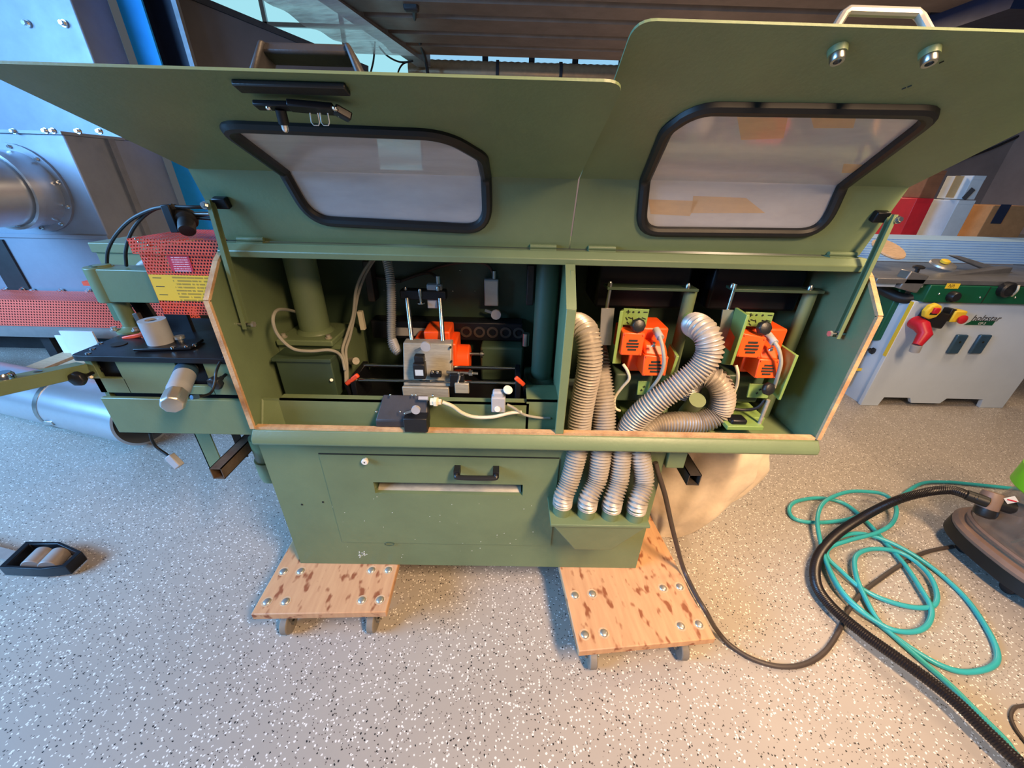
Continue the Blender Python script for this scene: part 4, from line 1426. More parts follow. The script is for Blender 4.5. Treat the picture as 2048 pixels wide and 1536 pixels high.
# slide rods, end blocks and clamp levers
ry0, ry1 = 1.11, 1.19
f0, f1 = V((-0.4932,1.11,0.9275)), V((0.021,1.11,0.9286))
r0, r1 = V((-0.492,1.19,0.9416)), V((0.0141,1.19,0.9442))
for a0, a1 in ((f0, f1), (r0, r1)):
    z = (a0.z + a1.z) / 2
    obj('slide_rod', B().cyl((a0.x, a0.y, z), (a1.x + 0.01, a1.y, z), 0.0065, seg=16), 'chrome', MC)
for x in (f0.x - 0.012, f1.x + 0.004):
    obj('rod_block', B().box((x, 1.09, 0.845), (x + 0.018, 1.22, 0.945)), 'black_steel', MC, bev=0.003)
for a0, a1 in (((-0.522,1.1,0.9174), (-0.4749,1.09,0.9563)), ((0.0534,1.1,0.9274), (0.0248,1.09,0.9592))):
    lv = obj('clamp_lever', B().bar(a0, a1, 0.015, 0.012), 'orange_lever', MC, bev=0.004)
    obj('lever_post', B().cyl(V(a0) + V((0.004, 0.005, -0.04)), V(a0), 0.007, seg=12), 'black_steel', lv)
# carriage
k0, k1 = V((-0.3459,1.16,1.038)), V((-0.1802,1.13,0.9393))
ca = B()
ca.hexa([(-0.338, 1.10, 0.915), (-0.185, 1.10, 0.915), (-0.185, 1.17, 0.915), (-0.338, 1.17, 0.915),
         (-0.338, 1.15, 1.045), (-0.182, 1.15, 1.045), (-0.182, 1.19, 1.045), (-0.338, 1.19, 1.045)])
obj('carriage_block', ca, 'brushed', MC, bev=0.003)
for p in [(-0.1847,1.14,1.038),(-0.1824,1.13,0.9936)]:
    obj('block_screw', B().cyl(p, V(p) + V((0, -0.006, 0)), 0.0035, seg=10), 'ink', MC)
obj('carriage_plate', B().box((-0.337, 1.078, 0.868), (-0.188, 1.09, 0.922)), 'brushed', MC, bev=0.002)
for p0, p1 in (((-0.3368,1.25,1.161), (-0.3167,1.18,1.036)), ((-0.2282,1.25,1.163), (-0.2149,1.18,1.038))):
    obj('guide_rod', B().cyl(p0, p1, 0.0075, seg=16), 'steel', MC)
hd = V((-0.2841,1.27,1.172))
cb = obj('head_bracket', B().rbox(hd, (0.15, 0.04, 0.03)), 'black_steel', MC, bev=0.003)
for p in [(-0.3416,1.26,1.185),(-0.2348,1.26,1.189),(-0.2923,1.25,1.182)]:
    obj('head_bolt', B().lathe(V(p) - V((0, 0, 0.012)), (0, 0, 1), [(0.006, 0), (0.006, 0.02), (0.004, 0.024)], 12), 'steel', cb)
obj('stop_foot', B().lathe(V((-0.2922,1.25,1.145)), (0, 0, 1), [(0.013, 0), (0.013, 0.004), (0.004, 0.005), (0.004, 0.03)], 16), 'steel', MC)
sw = V((-0.248,1.28,1.19))
obj('proximity_switch', B().rbox(sw, (0.05, 0.03, 0.028)), 'grey_plastic', MC, bev=0.003)
obj('switch_gland', B().cyl(sw + V((0.012, 0, 0.012)), sw + V((0.012, 0, 0.04)), 0.008, seg=14), 'steel', MC)
obj('switch_block', B().rbox(V((-0.2563,1.27,1.143)), (0.035, 0.02, 0.035)), 'grey_plastic', MC, bev=0.003)

# orange trimming motor behind the carriage
om = B()
om.box((-0.325, 1.20, 0.925), (-0.175, 1.32, 1.025))
om.box((-0.283, 1.205, 1.02), (-0.195, 1.31, 1.065))
om.cyl((-0.19, 1.255, 0.945), (-0.135, 1.255, 0.945), 0.052, seg=28)
obj('trimming_motor', om, 'orange', MC, bev=0.006)
obj('motor_shaft', B().cyl((-0.14, 1.255, 0.965), (-0.085, 1.255, 0.965), 0.006, seg=14), 'steel', MC)
obj('shaft_collar', B().cyl((-0.098, 1.255, 0.965), (-0.09, 1.255, 0.965), 0.014, seg=18), 'steel', MC)

# black limit switch on the carriage, with roller
s0 = V((-0.2755,1.085,0.9812))
ls = obj('limit_switch', B().rbox(s0, (0.037, 0.03, 0.052)), 'black_plastic', MC, bev=0.003)
obj('switch_label', B().box((s0.x - 0.012, s0.y - 0.0158, s0.z - 0.012), (s0.x + 0.013, s0.y - 0.015, s0.z + 0.008)), 'boxwhite', ls)
obj('switch_head', B().rbox(s0 + V((0, 0.01, 0.036)), (0.03, 0.025, 0.022)), 'black_plastic', ls, bev=0.002)
w0 = V((-0.2512,1.09,1.061))
obj('lever_arm', B().bar(V((-0.2865,1.09,1.042)), w0, 0.008, 0.003, side=(0, 0, 1)), 'steel', ls)
obj('roller', B().cyl(w0 + V((0, -0.008, 0)), w0, 0.0155, seg=28), 'grey_plastic', ls)
# clamp row on front rod
fr = V((-0.183,1.09,0.9668))
obj('clamp_row', B().rbox(V((-0.2269,1.088,0.9668)), (0.035, 0.02, 0.016)), 'black_steel', MC, bev=0.002)
for p in [(-0.2357,1.08,0.9776),(-0.2201,1.08,0.978),(-0.1535,1.085,0.9753)]:
    obj('clamp_screw', B().cyl(p, V(p) + V((0, -0.006, 0)), 0.004, seg=10), 'chrome', MC)
obj('stop_screw', B().cyl((-0.1937,1.09,0.9736), (-0.0943,1.09,0.9707), 0.005, seg=12), 'steel', MC)
obj('stop_nut', B().cyl((-0.1227,1.09,0.9718), (-0.1116,1.09,0.972), 0.01, seg=6), 'steel', MC, smooth=False)
obj('stop_block', B().rbox(V((-0.16,1.09,0.9495)), (0.045, 0.03, 0.045)), 'black_steel', MC, bev=0.003)
obj('clear_guide', B().rbox(V((-0.1442,1.07,0.9281)), (0.045, 0.01, 0.035)), 'brushed', MC, bev=0.002)
obj('wing_screw', B().cyl((-0.1586,1.075,0.9395), (-0.1494,1.075,0.9716), 0.004, seg=10), 'chrome', MC)

# wiring
obj('ribbed_conduit', B().hose([(-0.4089,1.3,1.296),(-0.3917,1.27,1.263),(-0.3809,1.24,1.207),(-0.3832,1.22,1.13),(-0.3864,1.2,1.06),(-0.3809,1.18,1.02),(-0.3609,1.17,1)], 0.0135, 0.0066, 0.0018, 14), 'conduit', MC)
obj('conduit_end', B().cyl((-0.3831,1.19,1.038), (-0.366,1.172,1.003), 0.014, seg=16), 'grey_plastic', MC)
for pts in ([(-0.4428,1.3,1.284),(-0.4795,1.28,1.235),(-0.5039,1.26,1.182),(-0.5199,1.24,1.103),(-0.5348,1.2,1.048),(-0.5409,1.16,1.011),(-0.5269,1.13,0.9801),(-0.5273,1.11,0.9175)],
            [(-0.4401,1.31,1.28),(-0.4779,1.29,1.225),(-0.5041,1.27,1.163),(-0.5222,1.25,1.091),(-0.5298,1.21,1.04),(-0.534,1.17,1.007),(-0.5267,1.14,0.9664),(-0.5272,1.12,0.9122)],
            [(-0.7136,1.3,1.076),(-0.695,1.2,1.126),(-0.6789,1.1,1.161),(-0.6763,1.06,1.144),(-0.674,1.06,1.098),(-0.6482,1.07,1.052),(-0.6031,1.08,1.04),(-0.5516,1.1,1.036),(-0.5308,1.12,1.008),(-0.5224,1.11,0.963)]):
    obj('wiring_cable', B().tube(pts, 0.0048, 8), 'grey_cable', MC)
for pts in ([(-0.5224,1.38,1.201),(-0.4614,1.385,1.194),(-0.4004,1.385,1.185),(-0.3271,1.385,1.208),(-0.2277,1.385,1.244),(-0.1312,1.385,1.257),(-0.0786,1.38,1.249),(-0.0575,1.375,1.22)],
            [(-0.3917,1.385,1.183),(-0.3259,1.38,1.209),(-0.2739,1.36,1.22),(-0.24,1.3,1.212),(-0.2339,1.28,1.204)]):
    obj('wiring_cable', B().tube(pts, 0.005, 8), 'brown_cable', MC)
obj('cable_clip', B().rbox(V((-0.399,1.38,1.186)), (0.025, 0.012, 0.012)), 'dark_cast', MC, bev=0.002)
l0 = V((-0.0646,1.375,1.156))
l2 = obj('limit_switch', B().rbox(l0, (0.05, 0.03, 0.095)), 'grey_plastic', MC, bev=0.003)
obj('switch_face', B().box((l0.x - 0.022, l0.y - 0.0165, l0.z - 0.042), (l0.x + 0.022, l0.y - 0.015, l0.z + 0.042)), 'aluminium', l2)
obj('switch_gland', B().cyl(l0 + V((0.01, 0, 0.045)), l0 + V((0.01, 0, 0.075)), 0.009, seg=14), 'steel', l2)
w0 = V((-0.0475,1.36,1.079))
obj('lever_arm', B().bar(V((-0.0876,1.36,1.093)), w0, 0.010, 0.004), 'steel', l2)
obj('roller', B().cyl(w0 + V((0, -0.01, 0)), w0, 0.018, seg=28), 'grey_plastic', l2)
for p in [(-0.1776,1.398,1.224),(-0.4571,1.398,1.148),(-0.2079,1.398,1.15),(-0.1258,1.398,1.152)]:
    obj('wall_screw', B().sphere(p, 0.003, u=8, v=6), 'chrome', MC)
for x in (-0.5, 0.06):
    obj('riser_plate', B().box((x, 1.34, 1.12), (x + 0.025, 1.39, 1.26)), 'dark_tube', MC, bev=0.003)
obj('wood_block', B().bar((-0.5183,1.3,1.098), (-0.5166,1.3,1.032), 0.016, 0.016, side=(1, 0, 0)), 'cream_plastic', MC)
obj('hex_stub', B().cyl((-0.5414,1.2,0.9528), (-0.5035,1.16,0.9722), 0.012, seg=18), 'brushed', MC)

# big black switch unit on the ledge
u0 = V((-0.3136,0.985,0.8916))
un = B()
un.hexa([(-0.395, 0.965, 0.845), (-0.235, 0.965, 0.845), (-0.24, 1.018, 0.845), (-0.385, 1.018, 0.845),
         (-0.395, 0.965, 0.868), (-0.24, 0.965, 0.872), (-0.24, 1.018, 0.93), (-0.378, 1.018, 0.93)])
su = obj('switch_unit', un, 'dusty_black', MC, bev=0.004)
obj('switch_core', B().box((-0.305, 0.945, 0.842), (-0.235, 0.985, 0.89)), 'black_plastic', su, bev=0.003)
obj('unit_label', B().rbox(V((-0.2493,0.99,0.9339)), (0.028, 0.012, 0.01), (-45, 0, 0)), 'grey_plastic', su)
w0 = V((-0.2608,0.938,0.9276))
obj('lever_arm', B().bar(V((-0.2943,0.94,0.9136)), w0, 0.008, 0.003), 'steel', su)
obj('roller', B().cyl(w0 + V((0, -0.006, 0)), w0 + V((0, 0.003, 0)), 0.0125, seg=26), 'grey_plastic', su)
for p in [(-0.3846,0.962,0.9027),(-0.3138,0.962,0.9044),(-0.3007,0.96,0.899),(-0.3496,1,0.9378),(-0.2837,1,0.9394),(-0.2733,1,0.9396),(-0.2225,1,0.9391)]:
    obj('unit_screw', B().sphere(p, 0.0035, u=10, v=8), 'chrome', su)
gl = [V(p) for p in [(-0.2267,0.985,0.927),(-0.1886,0.98,0.9292)]]
obj('cable_gland', B().lathe(gl[0], gl[1] - gl[0], [(0.012, 0), (0.012, 0.010), (0.015, 0.011), (0.015, 0.02), (0.010, 0.022), (0.009, 0.032)], 6), 'cream_plastic', su)
obj('gland_cable', B().tube([(-0.1916,0.98,0.9291),(-0.1626,0.98,0.9159),(-0.1344,0.985,0.8887),(-0.0974,0.99,0.8719),(-0.0439,0.99,0.8732),(0.0093,0.995,0.8857),(0.0445,1,0.887)], 0.0055, 10), 'cream_cable', MC)
l0 = V((-0.0262,1,0.9175))
l3 = obj('limit_switch', B().rbox(l0, (0.042, 0.03, 0.05)), 'grey_plastic', MC, bev=0.003)
obj('switch_top', B().rbox(l0 + V((0, 0.006, 0.03)), (0.036, 0.026, 0.022)), 'grey_plastic', l3, bev=0.006)
w0 = V((0.0002,0.995,0.9643))
obj('roller', B().lathe(w0, (0.3, -0.5, 0.8), [(0.013, 0), (0.014, 0.002), (0.014, 0.006), (0.005, 0.007)], 24), 'white_plastic', l3)
obj('switch_knob', B().cyl(l0 + V((-0.003, -0.015, -0.012)), l0 + V((-0.003, -0.018, -0.012)), 0.009, seg=20), 'white_plastic', l3)
obj('gland_cable', B().tube([(-0.0004,0.995,0.9159),(0.0211,0.995,0.904),(0.0526,1,0.8781),(0.0957,1.01,0.8616),(0.1362,1.02,0.8541)], 0.0042, 10), 'grey_cable', MC)


# ---------------------------------------------------------------- right compartment: two trimming heads
def vents(face_c, w, h, n, parent, nrm=(0, -1, 0), upv=(0, 0, 1)):
    """round louvre of dark slots"""
    c = Vector(face_c)
    for k in range(n):
        t = (k - (n - 1) / 2) / n
        half = w / 2 * math.sqrt(max(0.05, 1 - (2 * t) ** 2 * 0.9))
        z = c + Vector(upv) * (t * h)
        rt_ = Vector((1, 0, 0))
        obj('vent_slot', B().bar(z - rt_ * half, z + rt_ * half, h / n * 0.58, 0.0015, side=upv), 'ink', parent)


def motor_face(parent, p):
    """p: four corners of the face, bl br tr tl"""
    p = [Vector(q) for q in p]
    back = Vector((0, 0.09, 0.0))
    b = B()
    b.hexa([p[0], p[1], p[1] + back, p[0] + back, p[3], p[2], p[2] + back, p[3] + back])
    m = obj('motor_box', b, 'orange', parent, bev=0.003)
    c = sum(p, Vector((0, 0, 0))) / 4
    w = (p[1] - p[0]).length
    upv = (p[3] - p[0]).normalized()
    nr = (p[1] - p[0]).cross(p[3] - p[0]).normalized()
    vents(c + nr * 0.0012 - upv * 0.002, w * 0.56, w * 0.56, 4, m, upv=upv)
    for q in p:
        qq = q.lerp(c, 0.16) + nr * 0.001
        obj('face_screw', B().cyl(qq, qq + nr * 0.0015, 0.0028, seg=8), 'orange_lever', m)
    return m


def unit_common(parent, cross, dx):
    pass


YC = 1.14
heads = [
    dict(cross=((0.2853,1.14,1.241), (0.5532,1.14,1.242)), rod=((0.2958,1.13,1.256), (0.291,1.12,1.18)),
         col=((0.5446,1.15,1.233), (0.5443,1.15,1.02)), bolts=((0.2945,1.125,1.257), (0.5248,1.125,1.259)),
         strip=((0.266,1.08,1.194), (0.3034,1.08,1.195), (0.3098,1.08,1.081), (0.2751,1.08,1.081)),
         plate=((0.3354,1.1,1.189), (0.3086,1.04,1.2), (0.3069,1.03,1.043), (0.3467,1.1,1.011)),
         scale=((0.3277,1.07,1.198), (0.4011,1.07,1.197), (0.4004,1.07,1.147), (0.3313,1.07,1.149)),
         knob=(0.3658,1.04,1.153),
         f1=((0.3231,1.02,1.075), (0.3858,1.02,1.074), (0.3882,1.03,1.139), (0.3253,1.03,1.141)),
         f2=((0.3992,1.02,1.009), (0.469,1.02,1.011), (0.4706,1.03,1.068), (0.3978,1.03,1.073)),
         gland=(0.4351,1.05,1.131), cable=[(0.4315,1.035,1.131),(0.441,1.02,1.102),(0.4508,1.01,1.059),(0.4505,1.015,1.013),(0.4408,1.03,0.9657),(0.4406,1.06,0.9184)],
         rplate=((0.4976,1.11,1.077), (0.4966,1.04,1.067), (0.4911,1.04,1.005), (0.4975,1.11,0.9418)),
         low=((0.4036,1.05,0.9749), (0.4391,1.05,0.9758), (0.4452,1.05,0.9279), (0.4075,1.05,0.927)),
         wc=[(0.3463,1.05,1.033),(0.3602,1.04,1.015),(0.3693,1.04,0.988),(0.3561,1.05,0.9527),(0.343,1.06,0.9106),(0.3486,1.06,0.8733),(0.3668,1.06,0.8604)],
         body=(0.4418,1.1,1.122)),
    dict(cross=((0.6566,1.14,1.245), (0.9236,1.14,1.244)), rod=((0.6602,1.13,1.261), (0.6535,1.12,1.186)),
         col=((0.9059,1.15,1.238), (0.9097,1.15,1.028)), bolts=((0.6558,1.125,1.262), (0.8866,1.125,1.262)),
         strip=((0.6286,1.1,1.192), (0.661,1.1,1.192), (0.6753,1.1,1.082), (0.6415,1.1,1.081)),
         plate=((0.6616,1.1,1.2), (0.6591,1.03,1.2), (0.6503,1.02,1.051), (0.6719,1.1,1.017)),
         scale=((0.6791,1.07,1.196), (0.7618,1.07,1.195), (0.7638,1.07,1.151), (0.6863,1.07,1.154)),
         knob=(0.725,1.04,1.154),
         f1=((0.6617,1.02,1.077), (0.7313,1.02,1.074), (0.7374,1.03,1.134), (0.6657,1.03,1.147)),
         f2=((0.7364,1.02,1.009), (0.799,1.02,1.01), (0.7988,1.03,1.066), (0.739,1.03,1.068)),
         gland=(0.7615,1.04,1.127), cable=[(0.7606,1.03,1.125),(0.7733,1.015,1.104),(0.789,1.01,1.067),(0.7985,1.015,1.024),(0.813,1.03,0.9745)],
         rplate=((0.8386,1.11,1.085), (0.8323,1.02,1.086), (0.8326,1.02,0.9366), (0.8435,1.11,0.9407)),
         low=((0.7503,1.05,0.9744), (0.8211,1.05,0.9725), (0.822,1.05,0.9241), (0.7561,1.05,0.9262)),
         wc=[(0.681,1.04,1.042),(0.6893,1.03,1.018),(0.7043,1.04,0.9752),(0.7092,1.05,0.9342)],
         body=(0.7976,1.1,1.127)),
]
for hi_, H_ in enumerate(heads):
    c0, c1 = V(H_['cross'][0]), V(H_['cross'][1])
    z = (c0.z + c1.z) / 2
    obj('cross_plate', B().box((c0.x, 1.12, z - 0.004), (min(c1.x, 0.93), 1.17, z + 0.004)), 'green_dark', MC, bev=0.001)
    for p in H_['bolts']:
        p = V(p)
        obj('plate_bolt', B().lathe((p.x, 1.135, z + 0.004), (0, 0, 1), [(0.008, 0), (0.008, 0.008), (0.005, 0.014)], 12), 'steel', MC)
    obj('guide_rod', B().cyl(H_['rod'][0], H_['rod'][1], 0.0055, seg=14), 'steel', MC)
    a0, a1 = V(H_['col'][0]), V(H_['col'][1])
    obj('guide_column', B().cyl((a0.x, a0.y, 0.80), (a0.x, a0.y, a0.z), 0.0185, seg=24), 'green', MC)
    sq = [V(p) for p in H_['strip']]
    obj('cover_strip', B().prism([sq[3], sq[2], sq[1], sq[0]], (0, 0.004, 0)), 'aluminium', MC)
    pl = [V(p) for p in H_['plate']]
    obj('side_plate', B().prism(pl, (0.009, 0, 0)), 'green_fresh', MC, bev=0.0015)
    sc = [V(p) for p in H_['scale']]
    spl = obj('scale_plate', B().prism(sc[::-1], (0, 0.005, 0)), 'green_fresh', MC, bev=0.001)
    c = sum(sc, V((0, 0, 0))) / 4
    ex_, ez_ = (sc[1] - sc[0]), (sc[0] - sc[3])

    def sp_(a, b_):
        return sc[3] + ex_ * a + ez_ * b_ + V((0, -0.0012, 0))

    for seg_ in (((0.1, 0.82), (0.26, 0.82)), ((0.18, 0.7), (0.18, 0.94)), ((0.78, 0.84), (0.94, 0.84)), ((0.1, 0.5), (0.18, 0.32)), ((0.2, 0.5), (0.34, 0.42)), ((0.36, 0.5), (0.4, 0.3)), ((0.6, 0.48), (0.72, 0.42)), ((0.74, 0.5), (0.9, 0.42)), ((0.16, 0.22), (0.24, 0.08))):
        obj('ink_mark', B().bar(sp_(*seg_[0]), sp_(*seg_[1]), 0.0022, 0.0008, side=(0.3, 0, 1) if seg_[0][1] == seg_[1][1] else (1, 0, 0.3)), 'ink', spl)
    for a in (0.38, 0.6):
        q = sp_(a, 0.82)
        obj('plate_hole', B().cyl(q, q + V((0, 0.001, 0)), 0.003, seg=10), 'ink', spl)
    k = V(H_['knob'])
    kb = obj('hand_knob', B().lathe(k + V((0, 0.016, 0)), (0, -1, 0.35), [(0.008, 0), (0.014, 0.008), (0.021, 0.012), (0.022, 0.02), (0.018, 0.028), (0.009, 0.031)], 8), 'black_plastic', MC, bev=0.002)
    bo = V(H_['body'])
    hd_ = B()
    hd_.box((bo.x - 0.07, 1.085, bo.z - 0.13), (bo.x + 0.035, 1.19, bo.z + 0.015))
    mb = obj('head_motor', hd_, 'orange', MC, bev=0.006)
    motor_face(mb, H_['f1'])
    motor_face(mb, H_['f2'])
    f1 = [V(p) for p in H_['f1']]
    f2 = [V(p) for p in H_['f2']]
    obj('motor_hump', B().hexa([f2[3] + V((0, 0, -0.002)), f2[2] + V((0, 0, -0.002)), f2[2] + V((-0.0, 0.07, 0.0)), f2[3] + V((0, 0.07, 0)),
                                f2[3] + V((0.0, 0.025, 0.03)), f2[2] + V((-0.005, 0.025, 0.03)), f2[2] + V((-0.005, 0.07, 0.03)), f2[3] + V((0, 0.07, 0.03))]), 'orange', mb, bev=0.008)
    gp = V(H_['gland'])
    obj('cable_gland', B().cyl(gp + V((-0.004, 0.02, 0.006)), gp + V((0.002, -0.012, -0.008)), 0.011, seg=16), 'grey_plastic', mb)
    obj('head_cable', B().tube(H_['cable'], 0.0052, 10), 'grey_cable', MC)
    wn = V(H_['f2'][3]) + V((0.018, -0.002, 0.028))
    obj('wing_screw', B().lathe(wn, (0, -0.4, 1), [(0.004, 0), (0.007, 0.004), (0.004, 0.009), (0.004, 0.014)], 10), 'steel', mb)
    rp = [V(p) for p in H_['rplate']]
    obj('side_plate', B().prism(rp, (0.009, 0, 0)), 'green_fresh', MC, bev=0.0015)
    lw_ = [V(p) for p in H_['low']]
    lo_ = obj('scale_plate', B().prism(lw_[::-1], (0, 0.005, 0)), 'green_fresh', MC, bev=0.001)
    cc = sum(lw_, V((0, 0, 0))) / 4
    for ox, oz in ((0.0, 0.006), (-0.006, -0.006)):
        q = cc + V((ox, -0.0012, oz))
        obj('ink_mark', B().bar(q - V((0.004, 0, 0)), q + V((0.004, 0, 0)), 0.002, 0.0008), 'ink', lo_)
        obj('ink_mark', B().bar(q - V((0, 0, 0.004)), q + V((0, 0, 0.004)), 0.002, 0.0008, side=(1, 0, 0)), 'ink', lo_)
    obj('head_cable', B().tube(H_['wc'], 0.0045, 10), 'cream_cable', MC)
    obj('suction_shoe', B().rbox((bo.x - 0.04, 1.13, bo.z - 0.19), (0.12, 0.09, 0.10)), 'green_dark', MC, bev=0.006)
    obj('foot_bracket', B().box((bo.x - 0.06, 1.06, 0.80), (bo.x + 0.05, 1.16, 0.845)), 'green_fresh', MC, bev=0.003)
    obj('rail_block', B().box((bo.x - 0.17, 1.2, 1.16), (bo.x + 0.12, 1.38, 1.30)), 'black_steel', MC, bev=0.01)
    obj('back_plate', B().box((bo.x - 0.02, 1.25, 0.80), (bo.x + 0.02, 1.262, 1.2)), 'dark_tube', MC)

k = V((0.786,1.02,0.9689))
obj('hand_knob', B().lathe(k + V((0, 0.016, 0)), (0.2, -1, 0.35), [(0.008, 0), (0.014, 0.008), (0.02, 0.012), (0.021, 0.02), (0.017, 0.026), (0.009, 0.029)], 8), 'black_plastic', MC, bev=0.002)
obj('tie_rod', B().cyl((0.8034,1.02,0.9359), (0.8034,1.02,0.8317), 0.0055, seg=12), 'brushed', MC)
obj('foot_bracket', B().box(((0.6929,1,0.8449)[0], 1.0, 0.835), ((0.8074,1,0.8476)[0], 1.09, 0.85)), 'green_fresh', MC, bev=0.002)
obj('foot_motor', B().rbox(V((0.7336,1.03,0.8503)), (0.05, 0.04, 0.03)), 'black_steel', MC, bev=0.006)
obj('dark_lead', B().tube([(0.8004,1.03,0.9299),(0.786,1.03,0.9022),(0.7601,1.04,0.8861),(0.7277,1.05,0.8828)], 0.005, 8), 'black_rubber', MC)
obj('elbow_stub', B().cyl((0.608,1.06,0.9076), (0.6159,1.12,0.8204), 0.026, 0.026, seg=24), 'green', MC)
obj('suction_stub', B().cyl((0.5458,1.12,1.152), (0.5498,1.06,1.155), 0.024, seg=24), 'green_fresh', MC)


# ================================================================ dollies
def dolly(corners, label, bolts, wheels, zt=0.165, th=0.03):
    """corners: front-left, front-right, back-right, back-left on the top face"""
    c = [V((p[0], p[1], zt)) for p in corners]
    cen = sum(c, V((0, 0, 0))) / 4
    ang = math.atan2(c[1].y - c[0].y, c[1].x - c[0].x)
    t = thing('furniture_dolly', (cen.x, cen.y, 0), label, 'dolly', 'plywood dollies under the machine')
    w = ((c[1] - c[0]).length + (c[2] - c[3]).length) / 2
    d = ((c[3] - c[0]).length + (c[2] - c[1]).length) / 2
    b = B()
    b.box((-w / 2, -d / 2, -th), (w / 2, d / 2, 0))
    bd = obj('board', b, 'plywood', None, bev=0.003, keep=(0, 0, 0))
    bd.location = cen
    bd.rotation_euler = (0, 0, ang)
    WL[bd.name] = cen.copy()
    place(bd, t)
    R = Matrix.Rotation(ang, 3, 'Z')

    def L2W(x, y, z):
        return cen + R @ V((x, y, z))

    for x in bolts['x']:
        for y in bolts['y']:
            p = L2W(x * w / 2, -d / 2 + y, 0)
            obj('coach_bolt', B().lathe(p, (0, 0, 1), [(0.0135, 0), (0.0125, 0.002), (0.009, 0.004), (0.003, 0.005)], 18), 'aluminium', t)
            obj('bolt_recess', B().ring((p.x, p.y, p.z), (p.x, p.y, p.z + 0.0006), 0.019, 0.0136, 22), 'pallet_wood', t)
    for x in wheels:
        for y in (0.055, d - 0.055):
            p = L2W(x * w / 2, -d / 2 + y, 0)
            ca_ = B()
            ca_.box((-0.03, -0.03, -th - 0.004), (0.03, 0.03, -th))
            ca_.box((-0.02, -0.022, -th - 0.075), (-0.016, 0.022, -th - 0.004))
            ca_.box((0.016, -0.022, -th - 0.075), (0.02, 0.022, -th - 0.004))
            fo = obj('castor_fork', ca_, 'steel', None, keep=(0, 0, 0))
            fo.location = p
            WL[fo.name] = p.copy()
            place(fo, t)
            wz = 0.0435
            fo2 = obj('castor_wheel', B().cyl((p.x - 0.014, p.y - 0.01, wz), (p.x + 0.014, p.y - 0.01, wz), 0.0425, seg=28), 'castor_grey', fo, bev=0.004)
            obj('castor_hub', B().cyl((p.x - 0.024, p.y - 0.01, wz), (p.x + 0.024, p.y - 0.01, wz), 0.01, seg=14), 'steel', fo)
    return t


cl = [V(p) for p in [(-0.8734,0.798,0.165),(-0.4101,0.8132,0.165)]]
ex1 = (cl[1] - cl[0]).normalized()
ey1 = V((-ex1.y, ex1.x, 0))
dolly([cl[0], cl[1], cl[1] + ey1 * 0.62, cl[0] + ey1 * 0.62], 'plywood dolly under the left end of the green machine',
      dict(x=(-0.86, -0.58, 0.58, 0.86), y=(0.045, 0.165)), (-0.66, 0.68))
cr = [V(p) for p in [(0.2508,0.6932,0.165),(0.7216,0.7392,0.165)]]
ex1 = (cr[1] - cr[0]).normalized()
ey1 = V((-ex1.y, ex1.x, 0))
dolly([cr[0], cr[1], cr[1] + ey1 * 0.72, cr[0] + ey1 * 0.72], 'oil-stained plywood dolly under the right end of the green machine',
      dict(x=(-0.86, -0.58, 0.58, 0.86), y=(0.05, 0.19)), (-0.7, 0.7))

# ---------------------------------------------------------------- filter bag behind the machine
bg = B()
rings_ = []
rs = random.Random(5)
NB = 64
for j in range(25):
    t = j / 24
    z = 0.006 + t * 0.77
    ww = 0.05 + 0.185 * math.sin(min(1, t * 1.6 + 0.08) * math.pi / 2)
    cx = 0.80 + 0.115 * min(1, t * 2.2)
    cy = 1.34 + 0.06 * min(1, t * 2)
    ring = []
    for k in range(NB):
        a = 2 * math.pi * k / NB
        f = 1 + (0.05 * math.sin(5 * a + 1.3 + 3.0 * t) + 0.05 * math.sin(8 * a - 3.2 * t) + 0.03 * math.sin(13 * a + 5 * t)) * (1.25 - 0.5 * t)
        sag = 1 + 0.045 * math.sin(13 * t + 2.5 * math.sin(a + 1)) + 0.02 * math.sin(31 * t + 3 * math.sin(2 * a))
        ring.append(bg.bm.verts.new((cx + ww * f * sag * math.cos(a), cy + ww * 0.8 * f * sag * math.sin(a), z)))
    rings_.append(ring)
for A, C in zip(rings_, rings_[1:]):
    for k in range(NB):
        bg.bm.faces.new((A[k], A[(k + 1) % NB], C[(k + 1) % NB], C[k]))
bg.bm.faces.new(rings_[0][::-1])
bg.bm.faces.new(rings_[-1])
tag(obj('filter_bag', bg, 'bag_cloth'), 'beige cloth dust filter bag hanging behind the right end of the machine', 'filter bag')
obj('cable_bracket', B().box((0.525, 0.985, 0.69), (0.585, 1.06, 0.785)), 'green', MC, bev=0.003)

# ---------------------------------------------------------------- cables on the floor
pc_ = [(0.49,0.99,0.7084)] + [(0.5043,0.985,0.6707),(0.5486,0.985,0.5717),(0.5968,0.99,0.4471),(0.6399,0.985,0.3362)] + [(0.7017,0.9782,0.19),(0.7119,0.8843,0.178),(0.7289,0.8275,0.165),(0.7988,0.8358,0.05),(0.8448,0.8003,0.012),(0.9049,0.7554,0.009),(0.9906,0.7322,0.009),(1.087,0.7412,0.009),(1.19,0.7837,0.009),(1.298,0.8579,0.009),(1.386,0.9308,0.009),(1.499,1.006,0.009),(1.649,1.082,0.009),(1.818,1.159,0.009),(1.984,1.223,0.009),(2.148,1.258,0.012)]
tag(obj('power_cable', B().tube(pc_, 0.0085, 12), 'brown_cable'), 'thick brown-black power cable trailing from the machine across the floor', 'cable')
tag(obj('floor_cord', B().tube([(1.857,0.6419,0.006),(1.752,0.6256,0.006),(1.711,0.6197,0.006),(1.67,0.5964,0.006),(1.648,0.5663,0.006),(1.64,0.5351,0.006),(1.635,0.4768,0.006)], 0.005, 8), 'brown_cable'), 'thin dark looped cord at the lower right corner of the floor', 'cord')

